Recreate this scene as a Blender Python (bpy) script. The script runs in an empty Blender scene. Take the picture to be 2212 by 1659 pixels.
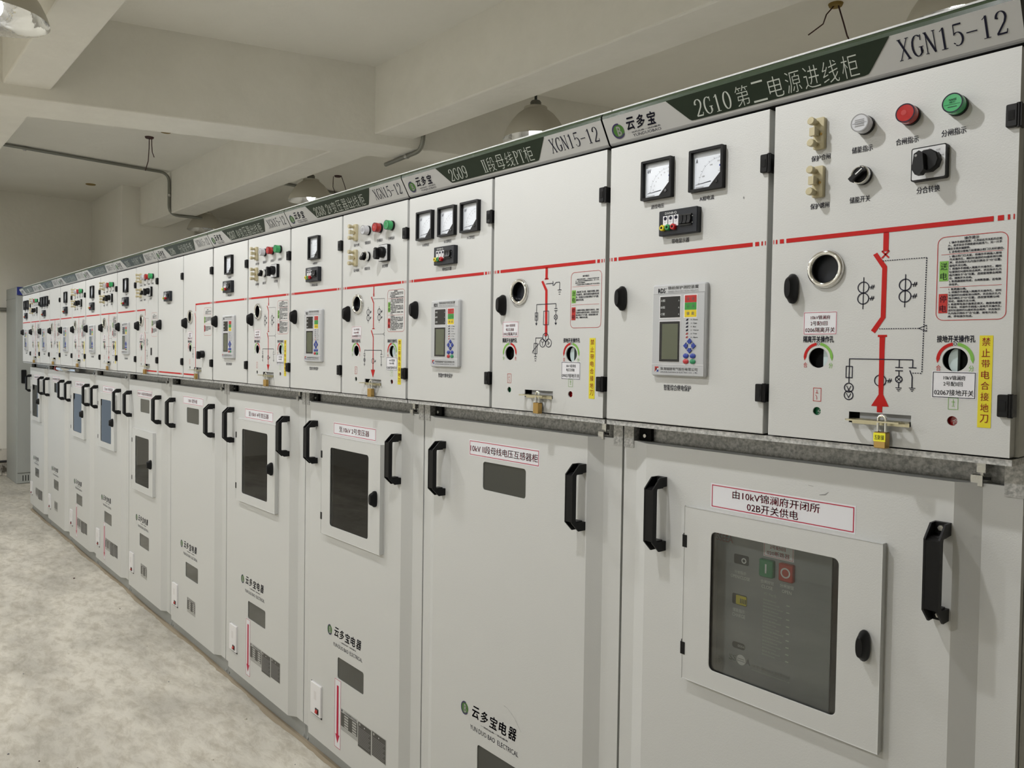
import bpy, bmesh, math, random
from mathutils import Vector, Matrix, geometry

random.seed(7)
SC = bpy.context.scene
COL = SC.collection
PI = math.pi
H0 = 1.44                      # height of the lens above the floor

# ------------------------------------------------------------------ camera
cam_d = bpy.data.cameras.new('camera')
cam_d.sensor_fit = 'HORIZONTAL'
cam_d.sensor_width = 36.0
cam_d.lens = 36.0 * 1661.0 / 2212.0
cam_d.shift_x = -0.93 / 2212.0
cam_d.shift_y = -25.16 / 2212.0
cam_d.clip_start = 0.02
cam_d.clip_end = 60
cam = bpy.data.objects.new('camera', cam_d)
COL.objects.link(cam)
yaw, pitch, roll = math.radians(138.69266), math.radians(-1.435761), math.radians(0.8537796)
F = Vector((math.cos(pitch) * math.cos(yaw), math.cos(pitch) * math.sin(yaw), math.sin(pitch)))
Rr = F.cross(Vector((0, 0, 1))).normalized()
Uu = Rr.cross(F)
R_ = math.cos(roll) * Rr + math.sin(roll) * Uu
U_ = -math.sin(roll) * Rr + math.cos(roll) * Uu
mw = Matrix((R_, U_, -F)).transposed().to_4x4()
mw.translation = Vector((0, -1.21404, H0))
cam.matrix_world = mw
SC.camera = cam

# ------------------------------------------------------------------ exposure, world
SC.view_settings.view_transform = 'Standard'
SC.view_settings.look = 'None'
SC.view_settings.exposure = 0.0
SC.view_settings.gamma = 1.0
SC.view_settings.use_curve_mapping = False
SC.cycles.use_denoising = True
SC.cycles.sample_clamp_indirect = 6.0
SC.cycles.max_bounces = 7
SC.cycles.diffuse_bounces = 4
SC.cycles.glossy_bounces = 3
SC.cycles.transmission_bounces = 3
SC.cycles.transparent_max_bounces = 6
SC.cycles.caustics_reflective = False
SC.cycles.caustics_refractive = False
world = bpy.data.worlds.new('world')
SC.world = world
world.use_nodes = True
world.node_tree.nodes['Background'].inputs[0].default_value = (0.72, 0.86, 1.0, 1)
world.node_tree.nodes['Background'].inputs[1].default_value = 0.7
BULB = 840.0                  # radiance of every lamp bulb

# ------------------------------------------------------------------ materials
def new_mat(name):
    m = bpy.data.materials.new(name)
    m.use_nodes = True
    nt = m.node_tree
    b = nt.nodes['Principled BSDF']
    return m, nt, b

def bump(nt, b, scale, strength, dist=0.001, detail=2.0, coord='Object', kind='noise'):
    tc = nt.nodes.new('ShaderNodeTexCoord')
    if kind == 'noise':
        t = nt.nodes.new('ShaderNodeTexNoise'); t.inputs['Detail'].default_value = detail
        out = t.outputs['Fac']
    else:
        t = nt.nodes.new('ShaderNodeTexVoronoi'); out = t.outputs['Distance']
    t.inputs['Scale'].default_value = scale
    nt.links.new(tc.outputs[coord], t.inputs['Vector'])
    bp = nt.nodes.new('ShaderNodeBump')
    bp.inputs['Strength'].default_value = strength
    bp.inputs['Distance'].default_value = dist
    nt.links.new(out, bp.inputs['Height'])
    nt.links.new(bp.outputs['Normal'], b.inputs['Normal'])
    return tc

def mottled(nt, b, c0, c1, scale, detail=6, rough=0.6, lo=0.3, hi=0.7, vec_scale=(1, 1, 1), coord='Object'):
    tc = nt.nodes.new('ShaderNodeTexCoord')
    mp = nt.nodes.new('ShaderNodeMapping'); mp.inputs['Scale'].default_value = vec_scale
    n = nt.nodes.new('ShaderNodeTexNoise')
    n.inputs['Scale'].default_value = scale; n.inputs['Detail'].default_value = detail; n.inputs['Roughness'].default_value = rough
    r = nt.nodes.new('ShaderNodeValToRGB')
    r.color_ramp.elements[0].position = lo; r.color_ramp.elements[0].color = (*c0, 1)
    r.color_ramp.elements[1].position = hi; r.color_ramp.elements[1].color = (*c1, 1)
    nt.links.new(tc.outputs[coord], mp.inputs['Vector']); nt.links.new(mp.outputs[0], n.inputs['Vector'])
    nt.links.new(n.outputs['Fac'], r.inputs['Fac']); nt.links.new(r.outputs['Color'], b.inputs['Base Color'])
    return r

M = {}
def plain(name, col, rough=0.5, metal=0.0, spec=0.5, coat=0.0, bmp=None):
    m, nt, b = new_mat(name)
    b.inputs['Base Color'].default_value = (*col, 1)
    b.inputs['Roughness'].default_value = rough
    b.inputs['Metallic'].default_value = metal
    b.inputs['Specular IOR Level'].default_value = spec
    b.inputs['Coat Weight'].default_value = coat
    if bmp: bump(nt, b, *bmp)
    else:                                   # a trace of unevenness in the finish
        tc = nt.nodes.new('ShaderNodeTexCoord'); n = nt.nodes.new('ShaderNodeTexNoise'); n.inputs['Scale'].default_value = 60
        mr = nt.nodes.new('ShaderNodeMapRange'); mr.inputs[3].default_value = max(0.02, rough - 0.05); mr.inputs[4].default_value = min(1, rough + 0.05)
        nt.links.new(tc.outputs['Object'], n.inputs['Vector']); nt.links.new(n.outputs['Fac'], mr.inputs[0]); nt.links.new(mr.outputs[0], b.inputs['Roughness'])
    M[name] = m
    return m

CABC = (0.585, 0.59, 0.575)
plain('powder_coat', CABC, 0.42, bmp=(420.0, 0.35, 0.0006))
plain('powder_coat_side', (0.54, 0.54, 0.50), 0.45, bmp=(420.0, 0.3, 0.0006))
plain('plinth_paint', (0.30, 0.31, 0.30), 0.5)
plain('black_plastic', (0.007, 0.007, 0.0075), 0.42, spec=0.22)
plain('black_gloss', (0.01, 0.01, 0.011), 0.18)
plain('black_void', (0.004, 0.004, 0.004), 0.9)  # flat black, stands in for the darkness inside gaps and hollows
plain('dark_device', (0.016, 0.018, 0.023), 0.4, spec=0.3)
plain('rubber_gap', (0.03, 0.032, 0.03), 0.8)
plain('chrome', (0.85, 0.85, 0.84), 0.08, 1.0)
plain('steel', (0.55, 0.55, 0.53), 0.28, 1.0)
plain('zinc_yellow', (0.60, 0.56, 0.40), 0.3, 1.0)
plain('brass', (0.50, 0.33, 0.12), 0.35, 1.0)
plain('red_ink', (0.47, 0.010, 0.008), 0.5, spec=0.2)
plain('sticker_red', (0.46, 0.012, 0.05), 0.5, spec=0.2)
plain('black_ink', (0.008, 0.008, 0.022), 0.5, spec=0.2)
plain('green_ink', (0.18, 0.42, 0.055), 0.5)
plain('grey_ink', (0.25, 0.25, 0.25), 0.5)
plain('white_ink', (0.72, 0.73, 0.72), 0.5)
plain('silver_ink', (0.50, 0.53, 0.48), 0.45)
plain('label_white', (0.74, 0.74, 0.77), 0.4)
plain('label_rim', (0.70, 0.68, 0.68), 0.4)
plain('label_yellow', (0.70, 0.60, 0.015), 0.4)
plain('tag_yellow', (0.85, 0.80, 0.03), 0.4)
plain('bakelite', (0.52, 0.46, 0.29), 0.42)
plain('lens_white', (0.62, 0.63, 0.66), 0.2, coat=0.5)
plain('lens_red', (0.42, 0.012, 0.012), 0.2, coat=0.5)
plain('lens_green', (0.03, 0.36, 0.11), 0.2, coat=0.5)
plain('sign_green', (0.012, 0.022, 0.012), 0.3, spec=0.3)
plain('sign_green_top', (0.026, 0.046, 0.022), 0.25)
plain('sign_grey', (0.47, 0.47, 0.455), 0.4)
plain('sign_lip', (0.36, 0.36, 0.36), 0.4)
plain('emblem_purple', (0.028, 0.016, 0.09), 0.4)
plain('emblem_green', (0.05, 0.16, 0.02), 0.4)
plain('relay_silver', (0.52, 0.53, 0.54), 0.35)
plain('relay_face', (0.47, 0.48, 0.49), 0.4)
plain('lcd_olive', (0.105, 0.115, 0.075), 0.12)
plain('key_blue', (0.02, 0.045, 0.30), 0.35)
plain('key_red', (0.45, 0.03, 0.035), 0.35)
plain('key_green', (0.02, 0.22, 0.09), 0.35)
plain('tile_red', (0.45, 0.012, 0.008), 0.35)
plain('tile_green', (0.025, 0.27, 0.03), 0.35)
plain('tile_yellow', (0.70, 0.53, 0.005), 0.35)
plain('dial_white', (0.74, 0.78, 0.84), 0.25)
plain('dial_inner', (0.50, 0.53, 0.56), 0.3)
plain('jack_yellow', (0.75, 0.60, 0.01), 0.3)
plain('jack_green', (0.02, 0.30, 0.08), 0.3)
plain('jack_red', (0.50, 0.01, 0.015), 0.3)
plain('plate_silver', (0.66, 0.67, 0.68), 0.3)
plain('pale_mech', (0.55, 0.66, 0.66), 0.4)
plain('breaker_grey', (0.25, 0.262, 0.265), 0.45)
plain('breaker_red', (0.42, 0.035, 0.02), 0.4)
plain('spring_yellow', (0.55, 0.48, 0.01), 0.4)
plain('pane_dark', (0.050, 0.052, 0.045), 0.06)
plain('nameplate_dark', (0.055, 0.053, 0.048), 0.4)
plain('nameplate_light', (0.42, 0.42, 0.40), 0.35)
plain('device_white', (0.78, 0.77, 0.78), 0.35)
plain('far_cabinet', (0.37, 0.385, 0.365), 0.45, bmp=(300.0, 0.2, 0.0006))
plain('far_blue', (0.008, 0.02, 0.22), 0.4)
plain('conduit_steel', (0.24, 0.24, 0.21), 0.35, 0.6)
plain('wire_dark', (0.045, 0.014, 0.012), 0.6)
plain('wire_box', (0.22, 0.14, 0.02), 0.6)
plain('shade_cream', (0.52, 0.49, 0.41), 0.5)
plain('cap_dark', (0.16, 0.155, 0.13), 0.5)
plain('cable_black', (0.015, 0.015, 0.015), 0.5)
plain('tape_yellow', (0.55, 0.40, 0.01), 0.5)
plain('caulk_brown', (0.30, 0.25, 0.18), 0.9)
plain('lever_red', (0.30, 0.02, 0.015), 0.4)

m, nt, b = new_mat('galvanised'); M['galvanised'] = m
mottled(nt, b, (0.30, 0.305, 0.30), (0.60, 0.60, 0.59), 160, 3, 0.6, 0.35, 0.65)
b.inputs['Metallic'].default_value = 0.35; b.inputs['Roughness'].default_value = 0.45

m, nt, b = new_mat('reflector'); M['reflector'] = m
b.inputs['Base Color'].default_value = (0.62, 0.62, 0.60, 1); b.inputs['Metallic'].default_value = 1.0; b.inputs['Roughness'].default_value = 0.10
bump(nt, b, 26, 0.5, 0.004)

m, nt, b = new_mat('wall_paint'); M['wall_paint'] = m
mottled(nt, b, (0.81, 0.785, 0.705), (0.855, 0.83, 0.75), 1.6, 6, 0.6, 0.3, 0.7)
b.inputs['Roughness'].default_value = 0.85
bump(nt, b, 14, 0.25, 0.01, 8)

m, nt, b = new_mat('beam_paint'); M['beam_paint'] = m
mottled(nt, b, (0.80, 0.775, 0.695), (0.855, 0.83, 0.75), 5, 7, 0.65, 0.3, 0.7)
b.inputs['Roughness'].default_value = 0.85
bump(nt, b, 9, 0.4, 0.012, 9)

m, nt, b = new_mat('dirty_wall'); M['dirty_wall'] = m
mottled(nt, b, (0.10, 0.09, 0.07), (0.66, 0.62, 0.54), 9, 5, 0.6, 0.34, 0.46)
b.inputs['Roughness'].default_value = 0.9

m, nt, b = new_mat('concrete_floor'); M['concrete_floor'] = m
tc = nt.nodes.new('ShaderNodeTexCoord')
mp = nt.nodes.new('ShaderNodeMapping'); mp.inputs['Scale'].default_value = (1.0, 2.2, 1.0); mp.inputs['Rotation'].default_value = (0, 0, 0.85)
nt.links.new(tc.outputs['Object'], mp.inputs['Vector'])
n1 = nt.nodes.new('ShaderNodeTexNoise'); n1.inputs['Scale'].default_value = 1.7; n1.inputs['Detail'].default_value = 9; n1.inputs['Roughness'].default_value = 0.62; n1.inputs['Distortion'].default_value = 0.25
n2 = nt.nodes.new('ShaderNodeTexNoise'); n2.inputs['Scale'].default_value = 9; n2.inputs['Detail'].default_value = 8; n2.inputs['Roughness'].default_value = 0.72; n2.inputs['Distortion'].default_value = 0.3
for n in (n1, n2): nt.links.new(mp.outputs[0], n.inputs['Vector'])
r1 = nt.nodes.new('ShaderNodeValToRGB'); r1.color_ramp.elements[0].position = 0.36; r1.color_ramp.elements[0].color = (0.50, 0.475, 0.415, 1); r1.color_ramp.elements[1].position = 0.60; r1.color_ramp.elements[1].color = (0.70, 0.665, 0.585, 1)
r2 = nt.nodes.new('ShaderNodeValToRGB'); r2.color_ramp.elements[0].position = 0.36; r2.color_ramp.elements[0].color = (0.74, 0.72, 0.68, 1); r2.color_ramp.elements[1].position = 0.56; r2.color_ramp.elements[1].color = (1, 1, 1, 1)
nt.links.new(n1.outputs['Fac'], r1.inputs['Fac']); nt.links.new(n2.outputs['Fac'], r2.inputs['Fac'])
mx = nt.nodes.new('ShaderNodeMix'); mx.data_type = 'RGBA'; mx.blend_type = 'MULTIPLY'; mx.inputs['Factor'].default_value = 1.0
nt.links.new(r1.outputs['Color'], mx.inputs[6]); nt.links.new(r2.outputs['Color'], mx.inputs[7]); nt.links.new(mx.outputs[2], b.inputs['Base Color'])
b.inputs['Roughness'].default_value = 0.75
bp = nt.nodes.new('ShaderNodeBump'); bp.inputs['Strength'].default_value = 0.35; bp.inputs['Distance'].default_value = 0.01
nt.links.new(n2.outputs['Fac'], bp.inputs['Height']); nt.links.new(bp.outputs['Normal'], b.inputs['Normal'])

def thin_glass(name, tint, ior=1.5):
    m = bpy.data.materials.new(name); m.use_nodes = True; nt = m.node_tree; nt.nodes.clear()
    o = nt.nodes.new('ShaderNodeOutputMaterial'); mix = nt.nodes.new('ShaderNodeMixShader')
    t = nt.nodes.new('ShaderNodeBsdfTransparent'); t.inputs[0].default_value = (*tint, 1)
    g = nt.nodes.new('ShaderNodeBsdfGlossy'); g.inputs['Roughness'].default_value = 0.02
    fr = nt.nodes.new('ShaderNodeFresnel'); fr.inputs['IOR'].default_value = ior
    nt.links.new(fr.outputs[0], mix.inputs[0]); nt.links.new(t.outputs[0], mix.inputs[1]); nt.links.new(g.outputs[0], mix.inputs[2]); nt.links.new(mix.outputs[0], o.inputs[0])
    M[name] = m
thin_glass('glass_pane', (0.965, 0.975, 0.965), 1.5)

m = bpy.data.materials.new('bulb_glow'); m.use_nodes = True; nt = m.node_tree; nt.nodes.clear()
o = nt.nodes.new('ShaderNodeOutputMaterial'); e = nt.nodes.new('ShaderNodeEmission')
e.inputs[0].default_value = (0.985, 0.985, 0.985, 1); e.inputs[1].default_value = BULB
nt.links.new(e.outputs[0], o.inputs[0]); M['bulb_glow'] = m

# ------------------------------------------------------------------ mesh helpers
_txt = {}
def text_geo(s, bold=0.0):
    key = (s, bold)
    if key in _txt: return _txt[key]
    cu = bpy.data.curves.new('t', 'FONT'); cu.body = s; cu.resolution_u = 2; cu.fill_mode = 'FRONT'; cu.offset = bold
    ob = bpy.data.objects.new('t', cu)
    me = bpy.data.meshes.new_from_object(ob)
    vs = [(v.co.x, v.co.y) for v in me.vertices]; fs = [tuple(p.vertices) for p in me.polygons]
    bpy.data.objects.remove(ob); bpy.data.curves.remove(cu); bpy.data.meshes.remove(me)
    if vs:
        x0 = min(v[0] for v in vs); x1 = max(v[0] for v in vs); y0 = min(v[1] for v in vs); y1 = max(v[1] for v in vs)
    else: x0 = y0 = 0; x1 = y1 = 1
    _txt[key] = (vs, fs, (x0, x1, y0, y1))
    return _txt[key]

class MB:
    def __init__(s): s.v = []; s.f = []; s.mi = []; s.mats = []
    def k(s, mat):
        if mat not in s.mats: s.mats.append(mat)
        return s.mats.index(mat)
    def add(s, vs, fs, mat):
        o = len(s.v); s.v += [tuple(v) for v in vs]; i = s.k(mat)
        for f in fs: s.f.append(tuple(a + o for a in f)); s.mi.append(i)
        return s
    def box(s, x0, x1, y0, y1, z0, z1, mat):
        vs = [(x0, y0, z0), (x1, y0, z0), (x1, y1, z0), (x0, y1, z0), (x0, y0, z1), (x1, y0, z1), (x1, y1, z1), (x0, y1, z1)]
        return s.add(vs, [(0, 3, 2, 1), (4, 5, 6, 7), (0, 1, 5, 4), (1, 2, 6, 5), (2, 3, 7, 6), (3, 0, 4, 7)], mat)
    def prism(s, poly, axis, a, b, mat):
        n = len(poly)
        def P(p, t): return (t, p[0], p[1]) if axis == 'x' else ((p[0], t, p[1]) if axis == 'y' else (p[0], p[1], t))
        vs = [P(p, a) for p in poly] + [P(p, b) for p in poly]
        fs = [tuple(range(n)), tuple(range(2 * n - 1, n - 1, -1))]
        fs += [(i, i + n, (i + 1) % n + n, (i + 1) % n) for i in range(n)]
        return s.add(vs, fs, mat)
    def rbox(s, x0, x1, y0, y1, z0, z1, r, mat, n=4, front=0.0):
        """box whose outline in x-z has round corners and whose front rim (y0) may be chamfered"""
        o = rrect(x0, x1, z0, z1, r, n)
        rings = []
        if front > 0:
            rings.append([(p[0], y0, p[1]) for p in rrect(x0 + front, x1 - front, z0 + front, z1 - front, max(r - front, 1e-4), n)])
            rings.append([(p[0], y0 + front, p[1]) for p in o])
        else: rings.append([(p[0], y0, p[1]) for p in o])
        rings.append([(p[0], y1, p[1]) for p in o])
        return s.loft(rings, mat)
    def loft(s, rings, mat, cap=True, closed=True):
        n = len(rings[0]); vs = [p for r in rings for p in r]; fs = []
        for j in range(len(rings) - 1):
            for i in range(n if closed else n - 1):
                a = j * n + i; b2 = j * n + (i + 1) % n
                fs.append((a, b2, b2 + n, a + n))
        if cap: fs.append(tuple(range(n - 1, -1, -1))); fs.append(tuple(range((len(rings) - 1) * n, len(rings) * n)))
        return s.add(vs, fs, mat)
    def lathe(s, c, prof, mat, n=24, axis='y', cap=True):
        """prof [(r, h)]; axis 'y': h grows towards the viewer (-y); axis 'z': h grows up"""
        rings = []
        for r, h in prof:
            ring = []
            for i in range(n):
                a = 2 * PI * i / n
                if axis == 'y': ring.append((c[0] + r * math.cos(a), c[1] - h, c[2] + r * math.sin(a)))
                elif axis == 'z': ring.append((c[0] + r * math.cos(a), c[1] + r * math.sin(a), c[2] + h))
                else: ring.append((c[0] + h, c[1] + r * math.cos(a), c[2] + r * math.sin(a)))
            rings.append(ring)
        return s.loft(rings, mat, cap)
    def tube(s, path, r, mat, n=8, closed=False):
        pts = [Vector(p) for p in path]; rings = []; up = None
        m_ = len(pts)
        for i, p in enumerate(pts):
            if closed: d = pts[(i + 1) % m_] - pts[i - 1]
            else: d = pts[min(i + 1, m_ - 1)] - pts[max(i - 1, 0)]
            d.normalize()
            if up is None:
                up = Vector((0, 0, 1)) if abs(d.z) < 0.9 else Vector((1, 0, 0))
            a = d.cross(up).normalized(); up = a.cross(d).normalized()
            rings.append([tuple(p + r * (math.cos(t) * a + math.sin(t) * up)) for t in (2 * PI * q / n for q in range(n))])
        if closed: rings.append(rings[0])
        return s.loft(rings, mat, not closed)
    def torus(s, c, R, r, mat, n=32, k=10):
        return s.tube([(c[0] + R * math.cos(2 * PI * i / n), c[1], c[2] + R * math.sin(2 * PI * i / n)) for i in range(n)], r, mat, k, True)
    def sheet(s, outer, holes, y0, y1, mat):
        loops = [outer] + holes
        tri = geometry.tessellate_polygon([[Vector((p[0], p[1], 0)) for p in l] for l in loops])
        flat = [p for l in loops for p in l]; n = len(flat)
        vs = [(p[0], y0, p[1]) for p in flat] + [(p[0], y1, p[1]) for p in flat]
        fs = []
        for t in tri:
            a, b2, c = (flat[i] for i in t)
            ar = (b2[0] - a[0]) * (c[1] - a[1]) - (c[0] - a[0]) * (b2[1] - a[1])
            t = tuple(t) if ar > 0 else tuple(reversed(t))
            fs.append(t); fs.append(tuple(i + n for i in reversed(t)))
        o = 0
        for l in loops:
            q = len(l)
            for i in range(q): fs.append((o + i, o + (i + 1) % q, o + (i + 1) % q + n, o + i + n))
            o += q
        return s.add(vs, fs, mat)
    # ---- flat printed shapes on a plane y, facing -y
    def flat(s, poly, y, mat): return s.add([(p[0], y, p[1]) for p in poly], [tuple(range(len(poly)))], mat)
    def rect(s, x0, x1, z0, z1, y, mat): return s.flat([(x0, z0), (x1, z0), (x1, z1), (x0, z1)], y, mat)
    def frame(s, x0, x1, z0, z1, w, y, mat):
        s.rect(x0, x1, z0, z0 + w, y, mat); s.rect(x0, x1, z1 - w, z1, y, mat)
        s.rect(x0, x0 + w, z0 + w, z1 - w, y, mat); return s.rect(x1 - w, x1, z0 + w, z1 - w, y, mat)
    def arc(s, cx, cz, r0, r1, y, mat, a0=0.0, a1=2 * PI, n=32):
        vs = []; fs = []
        for i in range(n + 1):
            a = a0 + (a1 - a0) * i / n
            vs += [(cx + r0 * math.cos(a), y, cz + r0 * math.sin(a)), (cx + r1 * math.cos(a), y, cz + r1 * math.sin(a))]
        for i in range(n): fs.append((2 * i, 2 * i + 1, 2 * i + 3, 2 * i + 2))
        return s.add(vs, fs, mat)
    def disc(s, cx, cz, r, y, mat, n=24, rz=None):
        rz = rz or r
        return s.flat([(cx + r * math.cos(2 * PI * i / n), cz + rz * math.sin(2 * PI * i / n)) for i in range(n)], y, mat)
    def line(s, pts, w, y, mat, closed=False):
        """ribbon along pts; w a number or one width per point"""
        n = len(pts); ws = w if isinstance(w, (list, tuple)) else [w] * n
        L = []
        for i, p in enumerate(pts):
            a = pts[i - 1] if (i or closed) else p; c = pts[(i + 1) % n] if (i < n - 1 or closed) else p
            d1 = Vector((p[0] - a[0], p[1] - a[1])); d2 = Vector((c[0] - p[0], c[1] - p[1]))
            d1 = d1.normalized() if d1.length > 1e-9 else None; d2 = d2.normalized() if d2.length > 1e-9 else None
            d1 = d1 or d2; d2 = d2 or d1
            t = (d1 + d2); t = t.normalized() if t.length > 1e-6 else d1
            nn = Vector((-t.y, t.x)); cs = max(0.4, nn.dot(Vector((-d1.y, d1.x))))
            h = ws[i] / 2 / cs
            L.append((p[0] + nn.x * h, y, p[1] + nn.y * h)); L.append((p[0] - nn.x * h, y, p[1] - nn.y * h))
        fs = [(2 * i, 2 * i + 1, 2 * i + 3, 2 * i + 2) for i in range(n - 1)]
        if closed: fs.append((2 * n - 2, 2 * n - 1, 1, 0))
        return s.add(L, fs, mat)
    def text(s, t, x0, x1, z0, z1, y, mat, bold=0.0, shear=0.0, keep=False, plane=None):
        """lettering fitted into the box x0..x1, z0..z1 (keep: keep its proportions, centred)"""
        vs, fs, (a0, a1, b0, b1) = text_geo(t, min(bold, 0.0))
        if not vs: return s
        if bold > 0:                        # heavier strokes: the outline laid down with small shifts
            d = bold * 0.75; k0 = len(vs); sh_ = ((-d, 0), (d, 0), (0, d * 0.8), (0, -d * 0.8)) if bold > 0.025 else ((-d, 0), (d, 0))
            fs = [tuple(i + k0 * q for i in f) for q in range(len(sh_)) for f in fs]; vs = [(x + a, y_ + c) for a, c in sh_ for x, y_ in vs]
            a0 -= d; a1 += d
        sx = (x1 - x0) / max(a1 - a0, 1e-6); sz = (z1 - z0) / max(b1 - b0, 1e-6); ox, oz = x0, z0
        if keep:
            k = min(sx, sz); ox = (x0 + x1) / 2 - k * (a1 - a0) / 2; oz = (z0 + z1) / 2 - k * (b1 - b0) / 2; sx = sz = k
        out = []
        for vx, vy in vs:
            z = oz + (vy - b0) * sz; x = ox + (vx - a0) * sx + shear * (z - z0)
            out.append((x, y(z) if callable(y) else y, z))
        return s.add(out, fs, mat)
    def build(s, name, parent=None, loc=(0, 0, 0), smooth=0, bevel=0, rot=None):
        me = s.mesh(name, smooth)
        return put(name, me, parent, loc, bevel, rot)
    def mesh(s, name, smooth=0):
        me = bpy.data.meshes.new(name)
        me.from_pydata(s.v, [], s.f)
        for mm in s.mats: me.materials.append(M[mm])
        me.polygons.foreach_set('material_index', s.mi)
        if smooth:
            me.polygons.foreach_set('use_smooth', [True] * len(s.f))
            me.set_sharp_from_angle(angle=math.radians(smooth))
        me.update()
        return me

def rrect(x0, x1, z0, z1, r, n=4):
    pts = []
    for cx, cz, a in ((x1 - r, z1 - r, 0), (x0 + r, z1 - r, PI / 2), (x0 + r, z0 + r, PI), (x1 - r, z0 + r, 1.5 * PI)):
        for i in range(n + 1):
            t = a + PI / 2 * i / n; pts.append((cx + r * math.cos(t), cz + r * math.sin(t)))
    return pts
def circ(cx, cz, r, n=32): return [(cx + r * math.cos(2 * PI * i / n), cz + r * math.sin(2 * PI * i / n)) for i in range(n)]

def put(name, me, parent=None, loc=(0, 0, 0), bevel=0, rot=None):
    o = bpy.data.objects.new(name, me)
    COL.objects.link(o)
    if parent is not None: o.parent = parent
    o.location = loc
    if rot: o.rotation_euler = rot
    if bevel:
        md = o.modifiers.new('bevel', 'BEVEL'); md.width = bevel; md.segments = 2; md.limit_method = 'ANGLE'; md.angle_limit = math.radians(40)
    return o
def thing(name, label, cat, loc=(0, 0, 0), group=None, rz=0):
    o = bpy.data.objects.new(name, None); COL.objects.link(o); o.location = loc; o.rotation_euler = (0, 0, rz); o.empty_display_size = 0.1
    return tag(o, label, cat, group)
def tag(o, label, cat, group=None):
    o['label'] = label; o['category'] = cat
    if group: o['group'] = group
    return o
def struct(o): o['kind'] = 'structure'; return o
_cache = {}
def cached(key, fn):
    if key not in _cache: _cache[key] = fn()
    return _cache[key]

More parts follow.
